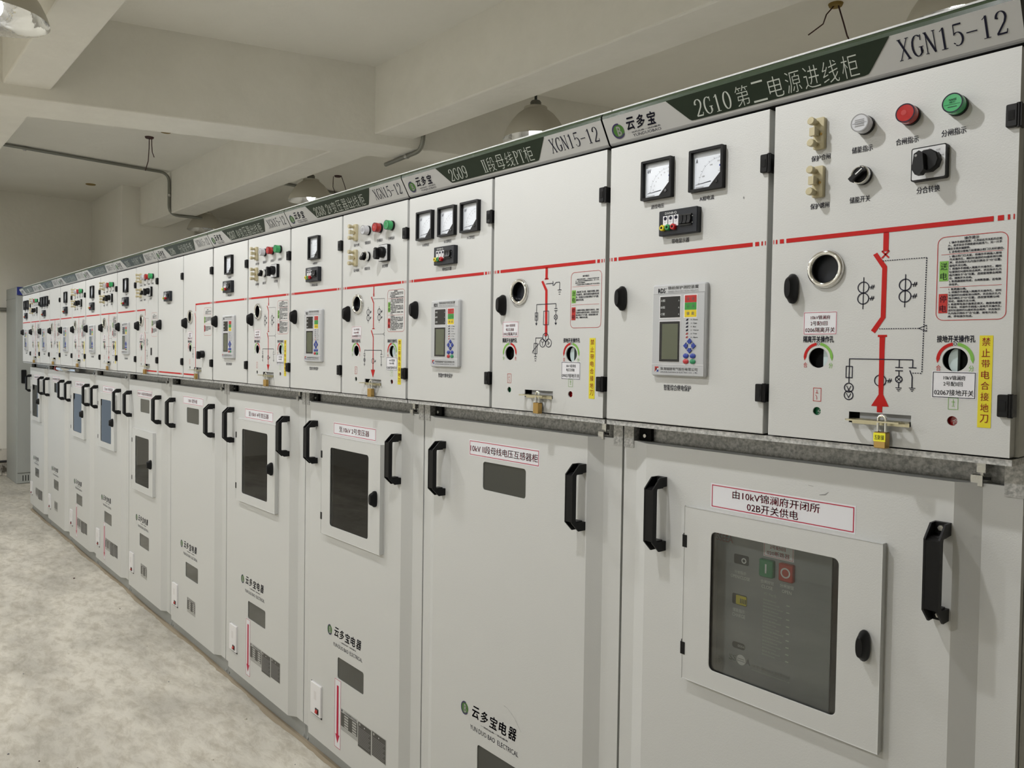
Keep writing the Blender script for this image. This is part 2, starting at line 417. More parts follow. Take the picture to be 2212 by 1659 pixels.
# ---- a narrow serif hand for the digits and capitals of the header signs (unit box 0.5 x 1)
def el(cx, cz, rx, rz, a0, a1, n=14): return [(cx + rx * math.cos(math.radians(a0 + (a1 - a0) * i / n)), cz + rz * math.sin(math.radians(a0 + (a1 - a0) * i / n))) for i in range(n + 1)]
def vw(pts, thin, thick):
    ws = []
    for i, p in enumerate(pts):
        a = pts[max(i - 1, 0)]; c = pts[min(i + 1, len(pts) - 1)]; d = Vector((c[0] - a[0], c[1] - a[1])); d = d.normalized() if d.length else Vector((1, 0))
        ws.append(thin + (thick - thin) * abs(d.y) ** 1.5)
    return ws
TN, TK = 0.034, 0.078
def sf(x, z, w=0.13): return ([(x - w / 2, z), (x + w / 2, z)], TN)
def SG(ch):
    c = lambda p, tn=TN, tk=TK: (p, vw(p, tn, tk))
    g = {
        'X': [([(0.09, 0.985), (0.42, 0.015)], TK), ([(0.40, 0.985), (0.08, 0.015)], TN), sf(0.1, 0.985, 0.16), sf(0.4, 0.985, 0.14), sf(0.09, 0.015, 0.14), sf(0.41, 0.015, 0.16)],
        'G': [c(el(0.27, 0.5, 0.19, 0.485, 55, 330)), ([(0.41, 0.98), (0.40, 0.72)], TN), ([(0.405, 0.42), (0.405, 0.12)], TK), sf(0.40, 0.42, 0.18)],
        'N': [([(0.11, 0.015), (0.11, 0.985)], TN), ([(0.09, 0.985), (0.41, 0.015)], TK), ([(0.41, 0.0), (0.41, 0.985)], TN), sf(0.09, 0.985), sf(0.41, 0.985), sf(0.11, 0.015)],
        '1': [([(0.25, 0.015), (0.25, 0.99)], TK), ([(0.25, 0.96), (0.13, 0.84)], TN), sf(0.25, 0.015, 0.24)],
        '2': [c([(0.10, 0.74)] + el(0.25, 0.74, 0.155, 0.25, 180, -10) + [(0.36, 0.52), (0.22, 0.27), (0.09, 0.04)]), ([(0.08, 0.035), (0.41, 0.035)], TK), ([(0.40, 0.03), (0.43, 0.2)], TN), ([(0.10, 0.70), (0.13, 0.76)], 0.09)],
        '5': [([(0.13, 0.96), (0.41, 0.96)], TK), ([(0.13, 0.98), (0.12, 0.50)], TN), c(el(0.24, 0.32, 0.175, 0.30, 130, -120)), ([(0.10, 0.13), (0.13, 0.16)], 0.09)],
        '0': [c(el(0.25, 0.5, 0.165, 0.485, 0, 360, 24))],
        '8': [c(el(0.25, 0.75, 0.13, 0.235, 0, 360, 20)), c(el(0.25, 0.27, 0.16, 0.255, 0, 360, 20))],
        '9': [c(el(0.25, 0.68, 0.16, 0.305, 0, 360, 20)), c([(0.41, 0.72), (0.40, 0.42), (0.33, 0.12), (0.22, 0.02), (0.11, 0.10)])],
        '6': [c(el(0.25, 0.32, 0.16, 0.305, 0, 360, 20)), c([(0.09, 0.30), (0.10, 0.58), (0.17, 0.88), (0.28, 0.98), (0.39, 0.90)])],
        '7': [([(0.09, 0.955), (0.42, 0.955)], TK), c([(0.41, 0.95), (0.28, 0.55), (0.22, 0.015)]), ([(0.09, 0.97), (0.085, 0.80)], TN)],
        '4': [([(0.33, 0.99), (0.06, 0.28)], TN), ([(0.06, 0.27), (0.45, 0.27)], TN), ([(0.33, 0.99), (0.33, 0.02)], TK), sf(0.33, 0.015, 0.2)],
        '3': [c(el(0.23, 0.75, 0.15, 0.235, 150, -90)), c(el(0.23, 0.27, 0.175, 0.255, 90, -150))],
        '-': [([(0.06, 0.47), (0.44, 0.47)], 0.05)],
        'P': [([(0.14, 0.015), (0.14, 0.985)], TK), c(el(0.2, 0.74, 0.22, 0.24, 90, -90)), sf(0.12, 0.985, 0.2), sf(0.14, 0.015, 0.2)],
        'T': [([(0.25, 0.015), (0.25, 0.98)], TK), ([(0.05, 0.975), (0.45, 0.975)], TN), ([(0.06, 0.98), (0.05, 0.76)], TN), ([(0.44, 0.98), (0.45, 0.76)], TN), sf(0.25, 0.015, 0.2)],
        '\u2161': [([(0.14, 0.015), (0.14, 0.985)], TK), ([(0.37, 0.015), (0.37, 0.985)], TK), ([(0.02, 0.985), (0.49, 0.985)], TN), ([(0.02, 0.015), (0.49, 0.015)], TN)],
        '\u2160': [([(0.25, 0.015), (0.25, 0.985)], TK), sf(0.25, 0.985, 0.26), sf(0.25, 0.015, 0.26)],
        '#': [([(0.17, 0.1), (0.21, 0.9)], 0.04), ([(0.32, 0.1), (0.36, 0.9)], 0.04), ([(0.06, 0.36), (0.44, 0.36)], 0.035), ([(0.06, 0.64), (0.44, 0.64)], 0.035)],
    }
    return g.get(ch)
def serif(mb, t, x0, x1, z0, z1, yf, mat):
    n = len(t); p = (x1 - x0) / n; kx = p / 0.5; kz = z1 - z0
    for i, ch in enumerate(t):
        gl = SG(ch)
        if not gl: continue
        for pts, w in gl:
            tmp = MB(); tmp.line([(a, c) for a, c in pts], w, 0, mat)
            vs = []
            for v in tmp.v:
                z = z0 + v[2] * kz; vs.append((x0 + i * p + v[0] * kx, yf(z), z))
            mb.add(vs, tmp.f, mat)

# ------------------------------------------------------------------ the row of cabinets: measures
PITCH = 0.75
X_END = -0.33554                       # right side of the nearest cabinet
ZT, ZB = H0 + 0.42869, H0 - 0.13476    # top and bottom of the instrument doors
DW = 0.366
EPS = 0.0005
def dx(side, u): return 0.005 + u * 0.000993 if side == 'L' else 0.3787 + u / 1000.0
def dz(v): return ZT - v / 1000.0
def lz(z): return H0 + z / 1000.0      # z given in mm relative to the lens height
YE, YC = 0.064, 0.044                  # lower door: rim plane and raised centre plane

# ------------------------------------------------------------------ small fittings (each mesh is made once)
def hinge_mesh():
    b = MB()
    b.rbox(-0.0145, -0.0005, -0.008, 0.002, -0.0155, 0.0155, 0.002, 'black_plastic', 3, 0.001)
    b.box(-0.0005, 0.004, -0.006, 0.012, -0.0155, 0.0155, 'black_plastic')
    b.box(-0.0115, -0.004, -0.0088, -0.0078, -0.0065, 0.0065, 'black_void')
    b.lathe((0.0005, -0.0035, -0.0165), [(0.0035, 0), (0.0035, 0.033)], 'black_plastic', 12, 'z')
    return b.mesh('hinge', 40)
def knob_mesh():
    b = MB(); rings = []
    for y, rx, rz, dzz in ((0.0, 0.0085, 0.0235, 0), (-0.003, 0.0095, 0.0252, 0), (-0.008, 0.0095, 0.025, 0), (-0.014, 0.0082, 0.0205, 0.0005), (-0.021, 0.0068, 0.0172, 0.0005), (-0.0235, 0.0052, 0.0150, 0.0005)):
        n = 24; ring = []
        for i in range(n):
            a = 2 * PI * i / n; c, s_ = math.cos(a), math.sin(a)
            k = 0.8
            ring.append((rx * abs(c) ** k * (1 if c > 0 else -1), y, dzz + rz * abs(s_) ** k * (1 if s_ > 0 else -1)))
        rings.append(ring)
    b.loft(rings, 'black_plastic')
    return b.mesh('latch_knob', 35)
def meter_mesh():
    b = MB(); w, h = 0.037, 0.0388
    b.sheet(rrect(-w, w, -h, h, 0.002, 2), [[(-w + 0.0048, -h + 0.0048), (w - 0.0048, -h + 0.0048), (w - 0.0048, h - 0.0048), (-w + 0.0048, h - 0.0048)]], -0.011, -0.0015, 'black_plastic')
    b.box(-w, w, -0.0015, 0.0, -h, h, 'black_plastic')
    # black corner foot that carries the zero screw
    b.prism([(w - 0.0045, -h + 0.0045), (w - 0.0045, -h + 0.029), (w - 0.029, -h + 0.0045)], 'y', -0.0105, -0.002, 'black_plastic')
    b.lathe((w - 0.0125, -0.0105, -h + 0.0125), [(0.0035, 0), (0.003, 0.0012)], 'black_gloss', 12)
    return b.mesh('panel_meter', 40)
def dial_mesh(unit):
    b = MB(); w, h = 0.0322, 0.0340; y = -0.0026
    b.box(-w, w, -0.0022, -0.0015, -h, h, 'dial_inner')
    b.rect(-w + 0.004, w, -h, h - 0.006, -0.00225, 'dial_white')
    # pale fan over the movement
    b.flat([(w, -h + 0.022), (w - 0.010, -h + 0.019), (w - 0.019, -h + 0.0095), (w - 0.022, -h), (w, -h)], y + 0.0001, 'device_white')
    cx, cz = w - 0.006, -h + 0.008
    b.line([(-w + 0.006, cz + 0.001), (cx - 0.019, cz + 0.004)], [0.0006, 0.0016], y, 'black_ink')
    big = 6 if unit == 'kV' else 3
    for i in range(25):
        a = math.radians(176 - 84 * i / 24); r0 = 0.044
        L = 0.0035 if i % 4 == 0 else 0.002
        b.line([(cx + r0 * math.cos(a), cz + r0 * math.sin(a)), (cx + (r0 + L) * math.cos(a), cz + (r0 + L) * math.sin(a))], 0.0006 if i % 4 == 0 else 0.00035, y, 'black_ink')
    labs = ['0', '2', '4', '6', '8', '10', '12'] if unit == 'kV' else ['', '100', '', '', '200', '', '300']
    for i, t in enumerate(labs):
        if not t: continue
        a = math.radians(170 - 76 * i / 6); r0 = 0.0385
        px, pz = cx + r0 * math.cos(a), cz + r0 * math.sin(a)
        b.text(t, px - 0.003, px + 0.003, pz - 0.0015, pz + 0.0015, y, 'grey_ink', keep=True)
    b.text(unit, -w + 0.006, -w + (0.014 if unit == 'kV' else 0.0105), h - 0.019, h - 0.011, y, 'black_ink', 0.02)
    b.disc(w - 0.0055, 0.004, 0.0022, y, 'key_blue', 12); b.text('6L2', w - 0.009, w - 0.002, -0.003, -0.001, y, 'grey_ink', keep=True)
    b.rect(w - 0.0095, w - 0.001, -0.0058, -0.0050, y, 'grey_ink'); b.rect(-w + 0.006, -w + 0.024, -h + 0.003, -h + 0.0042, y, 'grey_ink')
    return b.mesh('dial')
def display_mesh():
    b = MB(); w, h = 0.0445, 0.024
    b.rbox(-w, w, -0.013, 0.0, -h, h, 0.002, 'dark_device', 3, 0.0012)
    y = -0.0132
    b.text('DXN8-Q', -w + 0.015, -w + 0.042, h - 0.0088, h - 0.0038, y, 'white_ink')
    for i in range(3):
        x0 = -w + 0.0105 + i * 0.0125
        b.rect(x0, x0 + 0.0108, -0.0075, h - 0.0105, y, 'label_white')
        b.disc(x0 + 0.0054, h - 0.0155, 0.0036, y - 0.0002, 'black_ink', 14)
        b.text('L' + str(i + 1), x0 + 0.003, x0 + 0.0078, 0.0005, 0.0035, y - 0.0002, 'black_ink', keep=True)
    b.rect(w - 0.0135, w - 0.0095, 0.006, 0.0075, y, 'silver_ink'); b.rect(w - 0.0135, w - 0.0095, -0.006, -0.0045, y, 'silver_ink')
    return b.mesh('voltage_display', 40)
def jack_mesh(mat):
    b = MB(); b.lathe((0, 0, 0), [(0.0058, 0), (0.0058, 0.006), (0.0045, 0.0075), (0.0026, 0.0075)], mat, 16, cap=False)
    b.disc(0, 0, 0.0027, -0.0066, 'black_void', 12)
    return b.mesh('test_jack', 40)
def rocker_mesh():
    b = MB(); b.box(-0.0135, 0.0135, -0.003, 0, -0.0105, 0.0105, 'black_gloss')
    for i in range(3):
        x = -0.009 + i * 0.009
        b.prism([(-0.003, -0.008), (-0.0075, -0.007), (-0.0045, 0.0), (-0.005, 0.008), (-0.003, 0.008)], 'x', x - 0.0036, x + 0.0036, 'black_plastic')
    return b.mesh('rocker_switches', 40)
RW, RH = 0.0625, 0.0885                 # half size of the protection relay
def relay_mesh():
    b = MB()
    b.rbox(-RW, RW, -0.010, 0.0, -RH, RH, 0.005, 'relay_silver', 5, 0.003)
    P = lambda u, v: (-RW + u / 1000.0, RH - v / 1000.0); y = -0.0104
    def pr(u0, v0, u1, v1, m, yy=y): a = P(u0, v0); c = P(u1, v1); b.rect(a[0], c[0], c[1], a[1], yy, m)
    def tx(t, u0, v0, u1, v1, m, bold=0.0, yy=y - 0.0003): a = P(u0, v0); c = P(u1, v1); b.text(t, a[0], c[0], c[1], a[1], yy, m, bold)
    pr(3.2, 19, 121.8, 154, 'relay_face'); pr(3.2, 18, 121.8, 18.7, 'grey_ink'); pr(3.2, 154, 121.8, 155, 'device_white')
    tx('RDS', 15, 8, 32, 16.5, 'black_ink', 0.03); b.arc(*P(34.5, 8.5), 0.0007, 0.0011, y - 0.0003, 'black_ink', n=12)
    tx('\u5fae\u673a\u4fdd\u62a4\u6d4b\u63a7\u88c5\u7f6e', 38, 4.5, 108, 11, 'grey_ink', 0.01); tx('SERIES PROTECTION RELAYS', 38, 13, 108, 16.5, 'grey_ink')
    pr(19, 22.5, 69, 66, 'device_white', y - 0.0002); pr(20.5, 24, 67.5, 64.5, 'black_gloss', y - 0.0005)
    for i, c in enumerate('ABC'): tx(c + '\u76f8', 22.5, 29 + 13 * i, 32, 34 + 13 * i, 'white_ink', 0.02, y - 0.0008); tx('A', 63.5, 31 + 13 * i, 66, 34 + 13 * i, 'white_ink', 0.02, y - 0.0008)
    pr(76, 22, 106, 66, 'device_white', y - 0.0002)
    for i, (mm, t) in enumerate((('tile_red', '\u5408\u4f4d'), ('tile_green', '\u5206\u4f4d'), ('tile_yellow', '\u50a8\u80fd'))):
        pr(78, 23.5 + 13.8 * i, 104.5, 36.9 + 13.8 * i, mm, y - 0.0005); tx(t[0], 83, 27 + 13.8 * i, 89, 33 + 13.8 * i, 'grey_ink', 0.01, y - 0.0008); tx(t[1], 94, 27 + 13.8 * i, 100, 33 + 13.8 * i, 'grey_ink', 0.01, y - 0.0008)
    for i, t in enumerate(('Power', 'Comm', 'Run', 'Charge', 'Trip', 'Alarm')):
        v = 69.5 + 6.6 * i; b.flat([P(81, v + 2.5), P(83, v - 1.5), P(87, v - 2.2), P(86, v + 1)], y - 0.0004, 'lever_red' if i > 3 else 'black_ink'); b.flat([P(80.5, v + 3.8), P(82, v + 2.2), P(85, v + 2.2), P(83, v + 3.8)], y - 0.0003, 'label_white')
        tx(t, 98, v - 1.4, 98 + 2.1 * len(t), v + 1.4, 'black_ink', 0.015); pr(92, v - 0.8, 95.5, v + 0.8, 'grey_ink', y - 0.0003)
    pr(2.5, 156, 122.5, 175, 'relay_face')
    pr(10, 159, 19, 169, 'label_white', y - 0.0002); b.flat([P(10, 159), P(19, 159), P(19, 162), P(14, 162), P(11, 169), P(10, 169)], y - 0.0004, 'lens_red'); b.flat([P(14, 169), P(19, 169), P(19, 164.5), P(15.5, 166)], y - 0.0004, 'key_blue'); tx('R', 12.5, 161.5, 17, 167.5, 'black_ink', 0.02, y - 0.0006)
    tx('\u73e0\u6d77\u745e\u6377\u7535\u6c14\u80a1\u4efd\u6709\u9650\u516c\u53f8', 23.5, 160, 109, 166, 'grey_ink', 0.01); tx('ZHUHAI RADIANCE ELECTRIC CO., LTD', 23.5, 168, 109, 171, 'black_ink')
    return b.mesh('protection_relay', 40)
def relay_screen_mesh():
    b = MB(); P = lambda u, v: (-RW + u / 1000.0, RH - v / 1000.0); y = -0.0104
    a = P(19, 70.5); c = P(69, 150.5); b.rect(a[0], c[0], c[1], a[1], y - 0.0003, 'device_white')
    a = P(20.5, 72); c = P(67.5, 149); b.box(a[0], c[0], y - 0.0012, y, c[1], a[1], 'black_gloss')
    a = P(26.8, 76.5); c = P(64, 144.5); b.rect(a[0], c[0], c[1], a[1], y - 0.0014, 'lcd_olive')
    return b.mesh('relay_screen')
def relay_keys_mesh():
    b = MB(); P = lambda u, v: (-RW + u / 1000.0, RH - v / 1000.0); y = -0.0102
    cx, cz = P(91, 118.5)
    for k in range(4):
        c, s_ = math.cos(k * PI / 2), math.sin(k * PI / 2)
        q = [(0.014, 0), (0.0075, 0.0062), (0.0075, 0.0032), (0.0045, 0.0032), (0.0045, -0.0032), (0.0075, -0.0032), (0.0075, -0.0062)]
        b.prism([(cx + a * c - d * s_, cz + a * s_ + d * c) for a, d in q], 'y', y - 0.0022, y, 'key_blue')
    for u, v, mm in ((83, 137.5, 'key_blue'), (98.5, 137.5, 'key_blue'), (83, 148, 'key_red'), (98.5, 148, 'key_green')):
        px, pz = P(u, v); rings = []
        for yy, k in ((0, 1), (-0.0016, 1), (-0.0026, 0.75)): rings.append([(px + 0.0063 * k * math.cos(2 * PI * i / 18), y + yy, pz + 0.0046 * k * math.sin(2 * PI * i / 18)) for i in range(18)])
        b.loft(rings, mm)
    return b.mesh('relay_keypad', 40)
def lamp_body_mesh():
    b = MB(); b.lathe((0, 0, 0), [(0.0125, 0), (0.0145, 0.0005), (0.0145, 0.006), (0.0135, 0.0065)], 'black_plastic', 28)
    return b.mesh('indicator_lamp', 40)
def lamp_lens_mesh(mat):
    b = MB(); b.lathe((0, -0.006, 0), [(0.0136, 0), (0.0140, 0.001), (0.0140, 0.0145), (0.0132, 0.0160)], mat, 28)
    b.arc(0, 0, 0.0122, 0.0139, -0.0222, 'black_ink' if mat != 'lens_white' else 'grey_ink', n=28)
    if mat == 'lens_green':
        b.text('NAKEE', -0.0045, 0.0055, 0.003, 0.006, -0.0224, 'black_ink', 0.02); b.text('\u7eff\u706f', -0.004, 0.004, -0.0005, 0.0022, -0.0224, 'black_ink'); b.rect(-0.0105, 0.0105, -0.0024, -0.0020, -0.0224, 'black_ink'); b.rect(-0.006, 0.006, -0.006, -0.0052, -0.0224, 'black_ink')
    elif mat == 'lens_white':
        for z, h_ in ((0.004, 0.0012), (0.0012, 0.0014), (-0.0026, 0.0014), (-0.0055, 0.0014)): b.rect(-0.0072, 0.0072, z, z + h_, -0.0224, 'grey_ink')
        b.rect(-0.0112, 0.0112, -0.0006, -0.0002, -0.0224, 'black_ink')
    else:
        b.disc(-0.002, 0.001, 0.004, -0.0224, 'tile_red', 10)
    return b.mesh('lens', 40)
def selector_mesh():
    b = MB(); b.lathe((0, 0, 0), [(0.0125, 0), (0.0145, 0.0005), (0.0145, 0.006), (0.013, 0.0065)], 'black_plastic', 28)
    b.lathe((0, -0.006, 0), [(0.0142, 0), (0.0142, 0.007), (0.0128, 0.0082), (0.0112, 0.0072)], 'chrome', 28, cap=False)
    return b.mesh('selector_switch', 40)
def selector_knob_mesh():
    b = MB(); b.lathe((0, -0.006, 0), [(0.0114, 0), (0.0114, 0.006)], 'black_plastic', 24)
    a = math.radians(38); c, s_ = math.cos(a), math.sin(a)
    q = [(-0.0145, -0.0032), (0.011, -0.0042), (0.0125, 0.0), (0.011, 0.0042), (-0.0145, 0.0032)]
    b.prism([(x * c - z * s_, x * s_ + z * c) for x, z in q], 'y', -0.024, -0.011, 'black_plastic')
    q = [(-0.002, -0.0009), (0.0105, -0.0009), (0.0105, 0.0009), (-0.002, 0.0009)]
    b.flat([(x * c - z * s_, x * s_ + z * c) for x, z in q], -0.0243, 'white_ink')
    return b.mesh('knob', 40)
def changeover_mesh():
    b = MB(); b.rbox(-0.0245, 0.0245, -0.010, 0, -0.0245, 0.0245, 0.003, 'black_plastic', 4)
    b.rbox(-0.0228, 0.0228, -0.0108, -0.0095, -0.0228, 0.0228, 0.002, 'plate_silver', 3)
    y = -0.011
    for t, x, z in (('\u5408\u540e', -0.012, 0.0165), ('\u5206\u540e', 0.013, 0.0165), ('\u5408\u95f8', -0.018, 0.009), ('\u5206\u95f8', 0.018, 0.008), ('0', 0.001, 0.0195)): b.text(t, x - 0.003, x + 0.003, z - 0.0014, z + 0.0014, y, 'grey_ink', keep=True)
    b.line([(0.0135, 0.013), (0.0165, 0.008), (0.0168, 0.005)], 0.0008, y, 'black_ink')
    return b.mesh('changeover_switch', 40)
def changeover_knob_mesh():
    b = MB(); b.lathe((0.002, -0.010, 0.001), [(0.0165, 0), (0.0165, 0.012), (0.0150, 0.014)], 'black_plastic', 10)
    b.prism([(-0.011, 0.010), (-0.004, 0.014), (0.001, 0.010), (0.003, -0.014), (-0.002, -0.020), (-0.009, -0.020), (-0.0135, -0.012)], 'y', -0.036, -0.022, 'black_plastic')
    b.lathe((-0.008, -0.036, 0.007), [(0.002, 0), (0.0016, 0.0004)], 'grey_ink', 10)
    return b.mesh('knob', 40)
def link_mesh():
    b = MB(); b.rbox(-0.007, 0.012, -0.008, 0, -0.0255, 0.0255, 0.003, 'bakelite', 4, 0.001)
    b.box(-0.004, 0.004, -0.018, -0.008, -0.005, 0.005, 'bakelite'); b.box(-0.0045, 0.0045, -0.025, -0.018, -0.0065, 0.0065, 'bakelite')
    b.lathe((0.007, -0.008, -0.002), [(0.0022, 0), (0.0022, 0.001)], 'brass', 10)
    return b.mesh('link_terminal', 40)
def stud_mesh():
    b = MB(); b.lathe((0, -0.008, 0), [(0.0045, 0), (0.0045, 0.006), (0.0034, 0.0065), (0.0034, 0.0085), (0.0060, 0.009), (0.0064, 0.0175), (0.0054, 0.0185)], 'bakelite', 10)
    return b.mesh('stud', 40)
def port_mesh():
    b = MB(); b.torus((0, -0.003, 0), 0.0262, 0.0046, 'chrome', 40, 12); b.lathe((0, 0, 0), [(0.031, 0), (0.031, 0.001), (0.0275, 0.0015)], 'chrome', 40, cap=False)
    b.lathe((0, 0.016, 0), [(0.0245, 0), (0.0245, 0.018)], 'black_gloss', 32, cap=False)
    return b.mesh('viewing_port', 60)
def port_glass_mesh(): b = MB(); b.lathe((0, 0.014, 0), [(0.0243, 0), (0.0243, 0.002)], 'dark_device', 32); return b.mesh('port_glass', 40)
def handle_mesh():
    b = MB(); h = 0.0745
    full = [(0, h), (-0.022, h), (-0.044, h - 0.021), (-0.044, -h + 0.021), (-0.022, -h), (0, -h), (0, -h + 0.019), (-0.030, -h + 0.021), (-0.0315, -h + 0.026), (-0.0315, h - 0.026), (-0.030, h - 0.021), (0, h - 0.019)]
    b.prism(full, 'x', -0.0115, -0.0085, 'black_plastic'); b.prism(full, 'x', 0.0085, 0.0115, 'black_plastic')
    b.prism([(-0.0435, -h + 0.023), (-0.0435, h - 0.023), (-0.0315, h - 0.020), (-0.0315, -h + 0.020)], 'x', -0.0085, 0.0085, 'black_plastic')
    for s_ in (1, -1):
        b.box(-0.0085, 0.0085, -0.008, 0, min(s_ * h, s_ * (h - 0.019)), max(s_ * h, s_ * (h - 0.019)), 'black_plastic')
        b.box(-0.0085, 0.0085, -0.032, -0.008, min(s_ * (h - 0.0225), s_ * (h - 0.019)), max(s_ * (h - 0.0225), s_ * (h - 0.019)), 'black_plastic')
        b.lathe((0, -0.008, s_ * (h - 0.0085)), [(0.0048, 0), (0.0045, 0.003)], 'steel', 6)
    return b.mesh('handle', 40)
def bolt_mesh(): b = MB(); b.lathe((0, 0, 0), [(0.0062, 0), (0.0058, 0.003), (0.003, 0.0045)], 'plinth_paint', 12); return b.mesh('bolt', 40)
def clip_mesh():
    b = MB(); b.box(-0.006, 0.006, -0.006, 0.006, 0.018, 0.040, 'steel'); b.box(-0.002, 0.002, -0.002, 0.002, 0.008, 0.018, 'steel')
    b.box(-0.012, 0.004, -0.012, -0.009, -0.002, 0.014, 'steel'); b.box(-0.012, 0.004, -0.012, 0.006, 0.012, 0.014, 'steel'); b.box(0.004, 0.013, -0.008, -0.004, 0.008, 0.012, 'black_plastic')
    return b.mesh('door_clip', 40)
def module_mesh():
    b = MB(); b.box(-0.0425, 0.0385, 0.0024, 0.0029, -0.0605, 0.0565, 'black_void')  # black sheet painted in as the shadow gap round the recessed switch
    b.rbox(-0.036, 0.0385, -0.004, 0.004, -0.0535, 0.0565, 0.002, 'device_white', 3, 0.001); b.rect(-0.012, 0.010, -0.019, -0.0175, -0.0042, 'label_white'); b.rect(-0.010, 0.008, 0.0, 0.03, -0.0042, 'label_rim')
    return b.mesh('heater_switch', 40)
def module_rocker_mesh(): b = MB(); b.box(-0.011, 0.011, -0.006, -0.0035, -0.0095, 0.0095, 'black_gloss'); b.prism([(-0.0058, -0.0055), (-0.0105, -0.0045), (-0.0072, 0.0055), (-0.0058, 0.0055)], 'x', -0.007, 0.007, 'lens_red'); return b.mesh('rocker', 40)

# ------------------------------------------------------------------ header sign
Z0F, Z1F = H0 + 0.4385, H0 + 0.4835
def fy(z): return -0.026 * (z - Z0F) / (Z1F - Z0F) - 0.0007
def fy2(z): return fy(z) - 0.0005
def sign_mesh():
    b = MB(); x0, x1 = 0.0022, 0.7478
    pr = [(0.020, Z0F - 0.0040, 'black_void'), (0.006, Z0F - 0.0040, 'sign_lip'), (0.002, Z0F - 0.0025, 'sign_lip'), (-0.0001, Z0F, 'sign_grey'), (-0.026, Z1F, 'sign_green_top'), (-0.0262, Z1F + 0.006, 'sign_green_top'), (-0.022, Z1F + 0.0115, 'sign_green_top'), (-0.012, Z1F + 0.0145, 'sign_green_top'), (0.016, Z1F + 0.0155, 'sign_lip'), (0.020, Z0F + 0.02, 'sign_lip')]  # lip underside coloured black for the shadow gap under the sign
    n = len(pr)
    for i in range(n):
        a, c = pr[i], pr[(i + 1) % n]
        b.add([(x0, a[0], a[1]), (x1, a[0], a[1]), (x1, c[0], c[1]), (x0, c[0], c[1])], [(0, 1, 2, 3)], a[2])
    for x in (x0, x1): b.add([(x, p[0], p[1]) for p in pr], [tuple(range(n))], 'black_plastic')
    g = [(0.1636, Z1F), (0.204, Z0F + 0.0065), (0.2085, Z0F + 0.004), (0.216, Z0F + 0.0035), (0.532, Z0F + 0.0035), (0.5385, Z0F + 0.0045), (0.543, Z0F + 0.0085), (0.5787, Z1F)]
    b.add([(p[0], fy(p[1]), p[1]) for p in g], [tuple(range(len(g)))], 'sign_green')
    return b.mesh('header_sign', 40)
def emblem(b, cx, cz, r, kz, yf):
    for cx2, rr, mm, a0, a1, r0 in ((0, 1.0, 'emblem_purple', 70, 330, 0.78), (0.08, 0.86, 'emblem_green', 0, 360, 0.0)):
        vs = []; n = 26
        for i in range(n + 1):
            a = math.radians(a0 + (a1 - a0) * i / n)
            for q in (r0, rr): z = cz + kz * r * q * math.sin(a); vs.append((cx + cx2 * r + r * q * math.cos(a), yf(z) - (0.0002 if r0 else 0), z))
        b.add(vs, [(2 * i, 2 * i + 1, 2 * i + 3, 2 * i + 2) for i in range(n)], mm)
    b.text('B', cx - 0.18 * r, cx + 0.50 * r, cz - 0.62 * r * kz, cz + 0.55 * r * kz, lambda z: yf(z) - 0.0004, 'sign_grey', 0.035)
def header_common_mesh():
    b = MB()
    emblem(b, 0.0335, H0 + 0.4567, 0.0158, 0.86, fy)
    for i, ch in enumerate('\u4e91\u591a\u5b9d'): b.text(ch, 0.0555 + 0.0262 * i, 0.0765 + 0.0262 * i, H0 + 0.4535, H0 + 0.4745, fy, 'black_ink', 0.035, 0.22)
    b.text('\u4e00\u6d41\u7684\u54c1\u8d28\u4e00\u6d41\u7684\u670d\u52a1', 0.056, 0.1375, H0 + 0.4475, H0 + 0.4502, fy, 'black_ink', 0.02, 0.1)
    b.text('YUNDUOBAO', 0.0665, 0.1365, H0 + 0.4408, H0 + 0.4455, fy, 'black_ink')
    return b.mesh('maker_lettering')
def model_mesh(): b = MB(); serif(b, 'XGN15-12', 0.586, 0.732, H0 + 0.4485, H0 + 0.4755, fy, 'black_ink'); return b.mesh('model_lettering')
def header_text(b, parts):
    for t, x0, x1 in parts:
        wd = [1.0 if ord(c) > 0x3000 else 0.5 for c in t]; p = (x1 - x0) / sum(wd); x = x0
        for c, w in zip(t, wd):
            if c == ' ': pass
            elif SG(c): serif(b, c, x + (0.0 if w < 1 else 0.2 * p), x + p * 0.5 + (0.0 if w < 1 else 0.2 * p), H0 + 0.4455, H0 + 0.4725, fy2, 'silver_ink')
            else: b.text(c, x + 0.08 * p, x + 0.90 * p, H0 + 0.4440, H0 + 0.4745, fy2, 'silver_ink', -0.012)
            x += w * p

